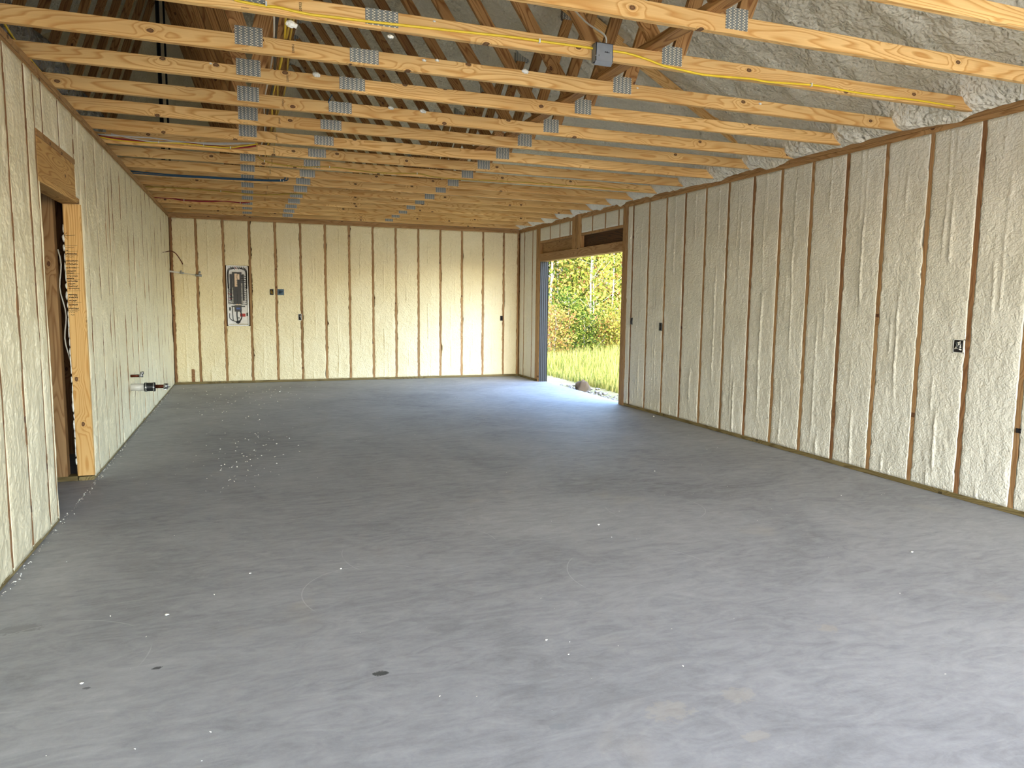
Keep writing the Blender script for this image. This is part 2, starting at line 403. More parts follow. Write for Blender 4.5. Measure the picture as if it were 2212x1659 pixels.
# ------------------------------------------------------------------ foam-filled walls
def bay(mb, to_world, a0, a1, z0, z1, seed, base=0.003, lump=0.006, pillow=0.0, du=0.0095, dv=0.022, seam=True, jit=0.0055):
    nu = max(6, int((a1-a0)/du)); nv = max(6, int((z1-z0)/dv))
    zz = np.linspace(z0, z1, nv)
    j0 = jit*vn(zz*26, seed*3.1, 1.0) + jit*2.6*np.maximum(0, vn(zz*9, seed*1.7, 5.0)-0.1)*np.abs(vn(zz*22, seed*2.7, 2.0))*2.4
    j1 = jit*vn(zz*26, seed*3.1+50, 2.0) + jit*0.9*np.maximum(0, vn(zz*7, seed*1.7, 9.0)-0.35)*3
    u = np.linspace(0, 1, nu)
    A = (a0+j0)[None, :]*(1-u)[:, None] + (a1-j1)[None, :]*u[:, None]
    Z = np.broadcast_to(zz[None, :], A.shape).copy()
    n = base + lump*fbm(A*7, Z*4.5, seed, 3) + 0.0022*vn(A*42, Z*38, seed) + 0.0012*vn(A*80, Z*80, seed+3)
    if seam:
        for q in range(2):
            c = (a0+a1)/2 + (0.05 if q else -0.02)*(1+vn(seed*1.3, q)) + 0.012*vn(zz*2.2, seed+q*9, 3.0)
            on = np.clip(vn(zz*2.6, seed*2.2+q*5, 7.0)*2.2, 0, 1)*(0.013 if q == 0 else 0.008)
            n += on[None, :]*np.exp(-((A-c[None, :])/0.0065)**2)*(1+0.5*vn(A*30, Z*30, seed))
        patch = np.clip(fbm(A*5.5, Z*4, seed+40, 2)*2.6-0.9, 0, 1)*np.clip(1.5-Z, 0.15, 1)
        n += patch*0.016*np.abs(fbm(A*30, Z*30, seed+7, 2))
        step = np.clip(vn(zz*1.3, seed+77.0)*3-1.2, 0, 1)[None, :]
        n -= step*0.006*(A > (a0+a1)/2)
    e = np.minimum(A-A[:1], A[-1:]-A)/0.03; ez = np.minimum(Z-z0, z1-Z)/0.03
    e = np.clip(np.minimum(e, ez), 0, 1)
    n = n*(0.25+0.75*e) + pillow*np.sin(np.pi*np.clip(u, 0, 1))[:, None]*np.clip(ez, 0, 1)
    # skirts
    A = np.vstack([A[:1], A, A[-1:]]); Z = np.vstack([Z[:1], Z, Z[-1:]]); n = np.vstack([np.full((1, nv), -0.045), n, np.full((1, nv), -0.045)])
    A = np.hstack([A[:, :1], A, A[:, -1:]]); Z = np.hstack([Z[:, :1], Z, Z[:, -1:]])
    n = np.hstack([np.full((A.shape[0], 1), -0.045), n, np.full((A.shape[0], 1), -0.045)])
    mb.grid(to_world(A, Z, n))

WT = 0.14
toR = lambda A, Z, n: np.stack([XR-n, A, Z], -1)
toB = lambda A, Z, n: np.stack([A, D-n, Z], -1)
toL = lambda A, Z, n: np.stack([XL+n, A, Z], -1)
toF = lambda A, Z, n: np.stack([A, YF+n, Z], -1)
def bays(mb, to, studs, z0, z1, seed, **kw):
    s = sorted(studs)
    for i in range(len(s)-1):
        a, b = s[i][1], s[i+1][0]
        if b-a > 0.02: bay(mb, to, a, b, z0, z1, seed+i*1.37, **kw)

def stud_run(positions, wdt=ST): return [(p-wdt/2, p+wdt/2) for p in positions]

ORD = ['first', 'second', 'third', 'fourth', 'fifth', 'sixth', 'seventh', 'eighth', 'ninth', 'tenth', 'eleventh', 'twelfth', 'thirteenth',
       'fourteenth', 'fifteenth', 'sixteenth', 'seventeenth', 'eighteenth', 'nineteenth', 'twentieth', 'twenty-first', 'twenty-second', 'twenty-third', 'twenty-fourth', 'twenty-fifth', 'twenty-sixth', 'twenty-seventh']

# floor slab
mb = MB(); mb.box((-7.3, YF-0.16, -0.25), (XR+WT, D+0.16, 0)); link('floor', mb.mesh('floor', M_FLOOR), kind='structure')

# ---- back wall
SB = [-1.108] + [-0.7404+0.4064*k for k in range(14)] + [4.83]
mb = MB(); SR = stud_run(SB); bays(mb, toB, SR[:3], ST, H, 11.0); bays(mb, toB, SR[3:], ST, H, 16.0)
bay(mb, toB, SR[2][1], SR[3][0], ST, 0.957, 14.1); bay(mb, toB, SR[2][1], SR[3][0], 1.954, H, 14.9); mb.cur = 1; mb.box((-7.2, D+WT, 0), (XR+WT, D+WT+0.02, ZT+0.3))
mb.box((-7.2, D+0.02, 0), (XL-0.12, D+0.14, ZT)); mb.cur = 0
# gable above the back wall, sprayed with foam
X = np.linspace(-7.0, XR+0.1, 150); V = np.linspace(0, 1, 60)
XX, VV = np.meshgrid(X, V, indexing='ij'); ZTOP = np.array([roofz(x)+0.05 for x in X])[:, None]
ZZ = (ZT-0.005) + VV*np.maximum(0.02, ZTOP-ZT)
YY = D + 0.03 - 0.03*fbm(XX*3, ZZ*3, 4.0, 3) - 0.012*vn(XX*12, ZZ*12)
mb.grid(np.stack([XX, YY, ZZ], -1))
link('wall_back', mb.mesh('wall_back', [M_FOAM_B, M_SHEATH]), kind='structure')
for i, p in enumerate(SB):
    if i == 0: lb = 'wall stud of the back wall, set in its left corner'
    elif i == len(SB)-1: lb = 'wall stud of the back wall, set in its right corner'
    elif i == 2: lb = 'wall stud of the back wall on the left side of the open breaker panel'
    elif i == 3: lb = 'wall stud of the back wall on the right side of the open breaker panel'
    elif i == 4: lb = 'wall stud of the back wall between the tan wiring box and the blue electrical box'
    else: lb = 'wall stud of the back wall, the %s one right of its left corner' % ORD[i-1]
    upright('wall_stud', p-ST/2, D, ST, 0.13, ST, H, M_STUD if i else M_DARKSTUD, label=lb, cat='stud', group='studs of the back wall')
along_x('sole_plate', XL, XR, D-0.001, 0.13, 0, ST, M_TREAT, label='sole plate, treated board lying along the foot of the back wall', cat='plate')
tp = thing('top_plate', (XL, D, H), 'double top plate running along the head of the back wall', 'plate')
along_x('board', 0, XR-XL, -0.002, 0.13, 0, ST, M_PLATE, parent=tp); along_x('board', 0, XR-XL, 0.0, 0.13, ST, ST, M_PLATE, parent=tp)
upright('blocking', -0.878, D-0.002, 0.05, 0.13, 0.038, 0.25, M_DARKSTUD, label='short wood block standing on the sole plate near the left end of the back wall', cat='block')

# ---- right wall
DY0, DY1 = 8.91, 11.89     # doorway
SRn = [8.2269-0.4064*k for k in range(26)] + [8.635]
SRf = [12.25, 12.66, 12.90]
mb = MB()
nearS = stud_run(SRn) + [(8.77, DY0)]
nearS = [s for s in nearS if s[0] > YF] + [(YF-0.05, YF)]
bays(mb, toR, nearS, ST, H, 31.0); bays(mb, toR, [(DY1, 12.07)] + stud_run(SRf), ST, H, 57.0)
CR = [11.457, 11.054, 10.653]; CR2 = [9.859, 9.444, 9.044]
bays(mb, toR, [(DY1-0.001, DY1)] + stud_run(CR) + [(10.235, 10.557)], 2.467, H, 71.0, dv=0.02, seam=False)
bays(mb, toR, [(10.235, 10.557)] + stud_run(CR2) + [(DY0, DY0+0.001)], 2.467, H, 83.0, dv=0.02, seam=False)
mb.cur = 1
mb.box((XR+WT, YF-0.1, -0.25), (XR+WT+0.02, DY0, ZT+0.1)); mb.box((XR+WT, DY1, -0.25), (XR+WT+0.02, D+0.16, ZT+0.1)); mb.box((XR+WT, DY0, 2.13), (XR+WT+0.02, DY1, ZT+0.1))
link('wall_right', mb.mesh('wall_right', [M_FOAM_R, M_SHEATH]), kind='structure')
srs = sorted([p for p in SRn if p > YF+0.05], reverse=True)
for i, p in enumerate(srs):
    lb = 'wall stud of the right wall, the %s one from the doorway towards the camera' % ORD[i]
    if abs(p-3.757) < 0.03: lb = 'wall stud of the right wall behind the square metal outlet box'
    upright('wall_stud', XR, p-ST/2, 0.13, ST, ST, H, M_STUD if i % 3 else M_DARKSTUD, label=lb, cat='stud', group='studs of the right wall')
for i, (p, lb) in enumerate(zip(SRf, ('wall stud next to the far side of the doorway', 'wall stud midway between the doorway and the back corner', 'wall stud of the right wall in the far corner'))):
    upright('wall_stud', XR, p-ST/2, 0.13, ST, ST, H, M_STUD, label=lb, cat='stud', group='studs of the right wall')
along_y('sole_plate', XR-0.001, YF, DY0-0.14, 0.13, 0, ST, M_TREAT, label='sole plate, greenish treated board along the foot of the long right wall', cat='plate')
along_y('sole_plate', XR-0.001, 12.07, D, 0.13, 0, ST, M_TREAT, label='short sole plate between the doorway and the far right corner', cat='plate')
tp = thing('top_plate', (XR, YF, H), 'double top plate along the head of the right wall, dusted with foam', 'plate')
along_y('board', 0, 0, D-YF, 0.13, 0, ST, M_PLATE, parent=tp); along_y('board', -0.001, 0, D-YF, 0.13, ST+0.001, ST, M_PLATE, parent=tp)
# doorway framing
upright('door_post', XR-0.004, 8.77, 0.13, 0.07, 0, H, M_STUD, label='king stud of the doorway on its near side, against the foam', cat='post')
upright('door_post', XR-0.006, 8.842, 0.13, DY0-8.842, 0, H, M_PLATE, label='jack stud lining the near side of the doorway opening', cat='post')
upright('door_post', XR-0.006, DY1, 0.13, 0.06, 0, H, M_PLATE, label='jack stud lining the far side of the doorway, beside the dark ribbed metal', cat='post')
upright('door_post', XR-0.003, DY1+0.062, 0.13, 0.118, ST, H, M_PLATE, label='king stud on the far side of the doorway', cat='post')
along_y('door_beam', XR-0.012, DY0, DY1, 0.14, 2.114, 0.13, M_STUD, label='wide wood beam directly over the doorway opening', cat='beam')
along_y('header_board', XR+0.045, 10.557, DY1, 0.08, 2.245, 0.185, M_STUD, label='light brown recessed header board over the far half of the doorway', cat='header')
along_y('header_board', XR+0.05, DY0, 10.235, 0.08, 2.245, 0.185, M_STAIN, label='dark stained recessed header board over the near half of the doorway', cat='header')
along_y('header_plate', XR-0.002, 10.557, DY1, 0.13, 2.430, 0.036, M_PLATE, label='flat plate above the light brown header board', cat='plate')
along_y('header_plate', XR-0.002, DY0, 10.235, 0.13, 2.430, 0.036, M_PLATE, label='flat plate above the dark stained header board', cat='plate')
ps = thing('header_post', (XR, 10.235, 2.244), 'built-up post of three boards in the middle above the doorway beam', 'post')
for q in range(3): upright('board', -0.01-0.003*(q % 2), q*0.108, 0.13, 0.106, 0, ZT-2.244-0.002, M_PLATE, parent=ps)
for i, p in enumerate(CR+CR2):
    upright('cripple_stud', XR, p-ST/2, 0.13, ST, 2.466, H, M_STUD, label='short cripple stud above the doorway, the %s from the far side' % ORD[i], cat='stud', group='cripple studs over the doorway')
mb = MB(); prof = []
for i in range(25):
    x = XR+0.004+0.152*i/24; prof.append((x, DY1-0.012-0.010*(0.5+0.5*math.cos(i/24*2*math.pi*4.0))))
vs = [(x, y, z) for z in (0.0, 2.112) for x, y in prof]; n = len(prof)
mb.add(vs, [(i, i+1, n+i+1, n+i) for i in range(n-1)], True); mb.box((XR+0.002, DY1-0.010, 0), (XR+0.158, DY1-0.002, 2.112))
link('metal_jamb_panel', mb.mesh('jamb', M_SIDING), label='dark ribbed metal panel lining the far jamb of the doorway', cat='metal panel')

# ---- left wall
OY0, OY1 = 5.11, 6.23
SLn = [5.075, 4.90, 4.52, 4.15, 3.75, 3.35, 2.95, 2.55, 2.15, 1.75, 1.35, 0.95, 0.55, 0.15, -0.25, -0.65, -1.05, -1.45, -1.85]
SLf = [6.46, 6.89, 7.29, 7.48, 7.67, 8.14, 8.55, 8.96, 9.33, 9.72, 10.11, 10.54, 10.96, 11.36, 11.78, 12.24, 12.62, 12.88]
kw = dict(lump=0.014, pillow=0.002, base=0.0015, seam=False, jit=0.0012)
mb = MB(); bays(mb, toL, stud_run(SLn, 0.022) + [(YF-0.05, YF)], 0.02, H+0.01, 101.0, **kw)
bay(mb, toL, 5.094, OY0+0.004, 0.02, 2.10, 99.0, **kw)
bays(mb, toL, [(OY1+0.03, OY1+0.05)] + stud_run(SLf, 0.018) + [(D-0.001, D)], 0.02, H+0.01, 131.0, **kw)
SLc = [5.26, 5.68]
bays(mb, toL, [(5.064, 5.094)] + stud_run(SLc, 0.024) + [(6.10, 6.105)], 2.385, H+0.01, 161.0, **kw)
bay(mb, toL, 6.107, OY1+0.028, 2.12, H+0.01, 173.0, **kw)
mb.cur = 1
for a, b in ((YF, OY0-0.02), (OY1+0.05, D)): mb.box((XL-0.125, a, 0), (XL-0.11, b, H))
link('wall_left', mb.mesh('wall_left', [M_FOAM_L, M_SHEATH]), kind='structure')
for i, p in enumerate(SLn):
    lb = 'wall stud of the left wall, the %s one from the door opening towards the camera' % ORD[i]
    upright('wall_stud', XL-0.105, p-ST/2, 0.105, ST, ST, H, M_DARKSTUD if i else M_STUD, label=lb, cat='stud', group='studs of the left wall')
for i, p in enumerate(SLf):
    lb = 'wall stud of the left wall, the %s one beyond the door opening' % ORD[i]
    upright('wall_stud', XL-0.105, p-ST/2, 0.105, ST, ST, H, M_STUD if i in (3, 8) else M_DARKSTUD, label=lb, cat='stud', group='studs of the left wall')
for i, p in enumerate(SLc+[6.115]):
    upright('cripple_stud', XL-0.105, p-ST/2, 0.105, ST, 2.383, H, M_DARKSTUD, label='short cripple stud above the left door header, the %s from the camera' % ORD[i], cat='stud', group='cripple studs over the left door header')
along_y('sole_plate', XL-0.105, YF, OY0, 0.104, 0, 0.03, M_TREAT, label='sole plate under the near part of the left wall', cat='plate')
along_y('sole_plate', XL-0.105, OY1, D, 0.104, 0, 0.03, M_TREAT, label='sole plate under the left wall beyond the door opening', cat='plate')
tp = thing('top_plate', (XL-0.12, YF, H), 'double top plate along the head of the left wall, with ragged foam on it', 'plate')
along_y('board', 0, 0, D-YF, 0.118, 0, ST, M_PLATE, parent=tp); along_y('board', 0, 0, D-YF, 0.124, ST, ST, M_PLATE, parent=tp)
hd = thing('door_header', (XL-0.12, 5.095, 2.079), 'wood header with swirling grain over the left door opening', 'header')
along_y('plate', 0, 0, 1.02, 0.125, 0.267, ST, M_PLATE, parent=hd)
along_y('beam', 0.0, 0, 1.02, 0.121, 0.039, 0.227, M_HEADER, parent=hd)
along_y('plate', 0, 0, 1.12, 0.122, 0, ST, M_HEADER, parent=hd)
# jamb with the handwritten list on it
jb = upright('jamb_post', XL-0.112, OY1, 0.112, 0.05, 0.038, 2.079, M_TRUSS, label='pale jamb stud at the far side of the left door opening, covered in handwriting', cat='post')
ink = MB(); rd = random.Random(5)
def mark(x0, z0, x1, z1, wd=0.0022):
    dx, dz = x1-x0, z1-z0; L = math.hypot(dx, dz) or 1; nx, nz = -dz/L*wd/2, dx/L*wd/2; y = OY1-0.0008
    ink.add([(x0+nx, y, z0+nz), (x1+nx, y, z1+nz), (x1-nx, y, z1-nz), (x0-nx, y, z0-nz)], [(0, 1, 2, 3)])
def jp(px, py): p = on_y(px, py, OY1); return p[0], p[2]
def seg(a, b, wd=0.0022): (x0, z0), (x1, z1) = jp(*a), jp(*b); mark(x0, z0, x1, z1, wd)
seg((138, 509), (162, 508)); seg((138, 509), (145, 502)); seg((138, 509), (146, 517))
rows = [(139, 531, 167), (140, 543.5, 168), (141, 552, 169), (141, 565, 170), (142, 579, 171), (142, 592, 172), (144, 605, 173), (145, 629, 174), (146, 654, 176), (148, 671, 172)]
for x0, y, x1 in rows: seg((x0, y), (x1, y-1), 0.0018)
seg((139, 531), (140, 545), 0.0018)
def scribble(x0, x1, y, n=12, amp=1.2, wd=0.0024):
    pts = [(x0+(x1-x0)*i/n, y+rd.uniform(-amp, amp)) for i in range(n+1)]
    for a, b in zip(pts, pts[1:]): seg(a, b, wd)
for y, x0, x1, wgt in ((535, 141, 160, 1), (541, 142, 147, 1), (548, 141, 166, 3), (555, 142, 160, 1), (563, 142, 168, 2), (570, 143, 168, 3), (578, 143, 166, 2), (585, 145, 164, 3), (590, 145, 160, 2),
                       (596, 145, 168, 2), (601, 144, 160, 3), (607, 146, 168, 3), (613, 147, 163, 2), (618, 147, 168, 2), (623, 148, 172, 2), (636, 148, 167, 4), (642, 149, 168, 3), (649, 149, 166, 3), (658, 149, 168, 3), (666, 149, 170, 3), (674, 150, 168, 1), (680, 153, 161, 1)):
    for q in range(wgt): scribble(x0, x1, y+q*0.5, 12, 1.0+0.3*q)
jm = jb.matrix_basis.inverted()
ink.v = [tuple(jm @ Vector(v)) for v in ink.v]
link('handwriting', ink.mesh('ink', M_INK), parent=jb)
mb = MB(); rd = random.Random(9)
for i in range(26):
    z = 0.15+1.75*i/25; mb.blob((XL-0.114-0.004*rd.random(), OY1+0.010, z), (0.005+0.006*rd.random(), 0.012, 0.02+0.03*rd.random()), seed=i, n=5, m=7)
link('foam_bead', mb.mesh('bead', M_CRUMB), label='ragged line of white foam squeezed out behind the handwritten jamb stud', cat='foam')

# hallway framing behind the left opening
along_x('sole_plate', -4.0, XL-0.113, OY1+0.0, 0.09, 0, ST, M_TREAT, label='sole plate of the framed hall wall seen through the left door opening', cat='plate')
for i, (xa, xb) in enumerate(((-1.395, -1.315), (-1.66, -1.60), (-2.06, -2.02), (-2.47, -2.43))):
    upright('hall_stud', xa, OY1+0.002, xb-xa, 0.088, ST, 2.6, M_STUD, label='bare stud of the hall wall behind the left opening, the %s from the opening' % ORD[i], cat='stud', group='bare hall studs')
for i, (xa, yy) in enumerate(((-1.56, 7.35), (-1.75, 8.3), (-2.0, 9.4), (-1.45, 7.9))):
    upright('hall_stud', xa, yy, 0.075, 0.038, 0, 2.6, M_DARKSTUD, label='bare stud in the dark room beyond the hall wall, the %s back' % ORD[i], cat='stud', group='bare studs in the dark room')
mb = MB(); pts = [(-1.36+0.012*math.sin(i*0.9), OY1-0.02, 1.75-0.055*i) for i in range(17)]; mb.tube([(p[0]+0.055+0.002*i, p[1]+0.07, p[2]) for i, p in enumerate(pts)], 0.005, 6)
link('hanging_cable', mb.mesh('cable', M_WCAB), label='thin pale cable hanging inside the hall wall behind the left opening', cat='cable')
# unseen room shells beyond the left wall, added so the rooms there stay dark
mb = MB(); mb.box((-7.2, YF-0.1, 0), (-7.05, D+0.16, ZT+0.1)); mb.box((-7.05, 10.2, 0), (XL-0.14, 10.3, ZT)); mb.box((-3.2, YF, 0), (-3.1, 10.2, ZT))
link('wall_outer', mb.mesh('wall_outer', M_SHEATH), kind='structure')
mb = MB(); mb.box((-3.1, 5.0, 2.64), (XL-0.14, 10.2, 2.66)); link('hall_light_block_1', mb.mesh('hall_block', M_SHEATH), kind='structure')  # unseen slab added over the open hall to keep attic light out

# ---- front wall with the garage opening behind the camera
GX0, GX1, GZ = -0.60, 4.65, 2.52
mb = MB()
SF = [GX0-0.04]
bay(mb, toF, XL, GX0, 0, H, 201.0); bay(mb, toF, GX1, XR, 0, H, 203.0); bay(mb, toF, GX0, GX1, GZ, H+0.07, 205.0, dv=0.05, du=0.05)
mb.cur = 1
mb.box((-7.2, YF-0.14, 0), (GX0, YF-0.03, ZT)); mb.box((GX1, YF-0.14, 0), (XR+WT, YF-0.03, ZT)); mb.box((GX0, YF-0.14, GZ), (GX1, YF-0.03, ZT))
mb.cur = 0
YY2 = YF + 0.03*fbm(XX*3, ZZ*3, 9.0, 2) - 0.03
mb.grid(np.stack([XX, YY2, ZZ], -1))
mb.cur = 1
vs = [(-7.2, YF-0.13, ZT), (XR+0.14, YF-0.13, ZT), (XR+0.14, YF-0.13, roofz(XR)), (RX, YF-0.13, roofz(RX)+0.1), (-7.2, YF-0.13, ZT+0.1)]
mb.add(vs, [(0, 1, 2, 3, 4)])
link('wall_front', mb.mesh('wall_front', [M_FOAM_R, M_SHEATH]), kind='structure')

# ------------------------------------------------------------------ roof: foam underside, deck
def roof_foam(x, y):
    """offset of the foam surface from the underside of the top chords; negative hangs below"""
    k = (y-T0-ST/2)/TS; kk = np.round(k); dd = np.abs(k-kk)*TS
    ridge = np.exp(-(dd/0.055)**2)
    off = 0.004 - 0.030*ridge
    five = (kk == 5)
    off = np.where(five & (x > RX), 0.085+0.02*(1-ridge), off)
    near5 = np.clip(1-np.abs(y-T(5)-0.02)/0.35, 0, 1)*(x > RX)
    off = off + 0.03*near5
    lump = 0.030*fbm(x*2.6, y*2.6, 2.0, 3) + 0.050*np.abs(vn(x*8+2.5*vn(x*3, y*3), y*8+2*vn(x*2, y*4, 5.0), 8.0)) + 0.034*np.abs(vn(x*15+1.5*vn(x*5, y*5), y*11, 3.0))
    return off - np.abs(lump)*0.9 + 0.012
ys = np.arange(YF-0.03, D+0.08, 0.032)
mb = MB()
e_prof = [(XR+0.03, ZT-0.002), (XR-0.02, ZT+0.014), (XR-0.07, ZT+0.05), (XR-0.105, ZT+0.095), (XR-0.13, ZT+0.14), (XR-0.16, ZT+0.19)]
xs = np.concatenate([np.linspace(XR-0.20, RX, 175)])
prof = e_prof + [(x, roofz(x)) for x in xs]
PX = np.array([p[0] for p in prof])[:, None] + 0*ys[None, :]; PZ = np.array([p[1] for p in prof])[:, None] + 0*ys[None, :]
YYr = ys[None, :] + 0*PX; ramp_ = np.clip((XR-0.10-PX)/0.35, 0, 1)
offs = roof_foam(PX, YYr)*ramp_
eav = np.clip(1-ramp_, 0, 1)
bl = 0.034*fbm(PX*9, YYr*9, PZ*9, 2) + 0.030*np.abs(vn(YYr*20+3*vn(YYr*6, PZ*6), PZ*26, 1.0)) + 0.018*np.cos(((YYr-T0-ST/2)/TS)*2*np.pi)
edge = np.zeros_like(PX); edge[1:, :] = 1.0; edge[0, :] = 0.3
PXX = PX - bl*eav*edge*1.0; PZZ = PZ + offs
PXX[0, :] = XR-0.004; PZZ[0, :] = ZT-0.002-0.040*np.maximum(0, vn(ys*5, 2.0))-0.012*np.maximum(0, vn(ys*17, 6.0)); PXX[1, :] = np.minimum(PXX[1, :], XR-0.010); PZZ[1, :] += 0.008*vn(ys*9, 3.0); PXX[1, :] -= 0.018*np.maximum(0, vn(ys*4, 8.0))
G_ = np.stack([PXX, YYr, PZZ], -1); mb.grid(G_[6:]); mb.cur = 2; mb.grid(G_[:7]); mb.cur = 0
xs2 = np.linspace(RX, -7.1, 90)
PX2 = xs2[:, None] + 0*ys[None, ::2]; Y2 = ys[None, ::2] + 0*PX2
PZ2 = np.array([roofz(x) for x in xs2])[:, None] + roof_foam(PX2, Y2)
mb.grid(np.stack([PX2, Y2, PZ2], -1))
mb.cur = 1
a = [(XR+0.55, roofz(XR+0.55)+0.20), (RX, roofz(RX)+0.20), (-7.6, roofz(-7.6)+0.20)]
for (x0, z0), (x1, z1) in zip(a, a[1:]):
    mb.add([(x0, YF-0.5, z0), (x1, YF-0.5, z1), (x1, D+0.5, z1), (x0, D+0.5, z0), (x0, YF-0.5, z0+0.03), (x1, YF-0.5, z1+0.03), (x1, D+0.5, z1+0.03), (x0, D+0.5, z0+0.03)],
           [(0, 1, 2, 3), (7, 6, 5, 4), (0, 4, 5, 1), (1, 5, 6, 2), (2, 6, 7, 3), (3, 7, 4, 0)])
mb.box((XR+0.14, YF-0.5, ZT-0.02), (XR+0.55, D+0.5, ZT)); mb.box((XR+0.53, YF-0.5, ZT-0.02), (XR+0.56, D+0.5, roofz(XR+0.55)+0.2))
link('ceiling', mb.mesh('ceiling', [M_FOAM_C, M_SHEATH, M_FOAM_E]), kind='structure')

# ------------------------------------------------------------------ trusses
CH = 0.089
def strut_mesh(name, a, b, wdt, mat, t=0.036):
    """board between two points of the truss plane; returns (mesh, local matrix)"""
    ax, az = a; bx, bz = b; L = math.hypot(bx-ax, bz-az); ux, uz = (bx-ax)/L, (bz-az)/L
    me = board_mesh(L, t, wdt, mat)
    # local X along strut, local Y = depth, local Z = normal in plane; centred
    nx, nz = -uz, ux
    return me, Matrix(((ux, 0, nx, ax-nx*wdt/2), (0, 1, 0, 0.001), (uz, 0, nz, az-nz*wdt/2), (0, 0, 0, 1)))
XE = XR+0.05; XWL = 2*RX-XE
zc = CH; A_pt = (0.72, roofz(0.72)+0.03); B_pt = (2.80, roofz(2.80)+0.03)
top_off = 0.045
def tc(x): return roofz(x)-ZT + top_off
ridge = (RX, tc(RX)); xl1 = 2*RX-P1X; xl3 = 2*RX-P3X
PARTS = [
 ('web', (P1X-0.035, zc-0.01), (RX+0.03, tc(RX)-0.06), CH, M_WEB), ('web', (P1X+0.05, zc-0.01), (0.72, tc(0.72)-0.03), CH, M_WEB),
 ('web', (P3X-0.055, zc-0.01), (0.74, tc(0.74)-0.03), CH, M_WEB), ('web', (P3X+0.045, zc-0.01), (2.82, tc(2.82)-0.02), CH, M_WEB),
 ('web', (xl1+0.035, zc-0.01), (RX-0.03, tc(RX)-0.06), CH, M_WEB), ('web', (xl1-0.05, zc-0.01), (2*RX-0.72, tc(0.72)-0.03), CH, M_WEB),
 ('web', (xl3+0.055, zc-0.01), (2*RX-0.74, tc(0.74)-0.03), CH, M_WEB), ('web', (xl3-0.045, zc-0.01), (2*RX-2.82, tc(2.82)-0.02), CH, M_WEB),
 ('top_chord', (XE+0.1, tc(XE+0.1)), ridge, CH, M_TRUSS), ('top_chord', (2*RX-XE-0.1, tc(XE+0.1)), ridge, CH, M_TRUSS)]
PM = [(n, *strut_mesh(n, a, b, wd, m)) for n, a, b, wd, m in PARTS]
def plate_mesh(wd, hh):
    mb = MB(); mb.box((-wd/2, -0.0022, -hh/2), (wd/2, -0.0002, hh/2)); mb.box((-wd/2, ST+0.0002, -hh/2), (wd/2, ST+0.0022, hh/2)); return mb.mesh('gang', M_GANG)
G1, G2, G3, G4 = plate_mesh(0.146, 0.100), plate_mesh(0.166, 0.078), plate_mesh(0.134, 0.105), plate_mesh(0.15, 0.16)
def text_mesh(s, size):
    cu = bpy.data.curves.new('stamp', 'FONT'); cu.body = s; cu.size = size; cu.extrude = 0.0002; cu.materials.append(M_INK); cu.align_x = 'CENTER'
    tmp = bpy.data.objects.new('tmp', cu); C.objects.link(tmp); bpy.context.view_layer.update()
    me = bpy.data.meshes.new_from_object(tmp.evaluated_get(bpy.context.evaluated_depsgraph_get())); bpy.data.objects.remove(tmp); return me
STAMP = text_mesh('220953', 0.017); STAMP2 = text_mesh('SYP STUD', 0.008)
jit = {1: (0.6867, 0), 2: (0.70, 0)}
P2meas = {1: 825, 2: 787, 3: 761, 4: 735, 5: 715, 6: 700, 7: 685, 8: 674, 9: 664, 10: 655, 11: 649, 12: 640, 13: 635, 14: 629, 15: 624}
P2y = {1: 50, 2: 127, 3: 188, 4: 236, 5: 273, 6: 308, 7: 331, 8: 356, 9: 375, 10: 392, 11: 408, 12: 424, 13: 434, 14: 446, 15: 457}
TR = {}
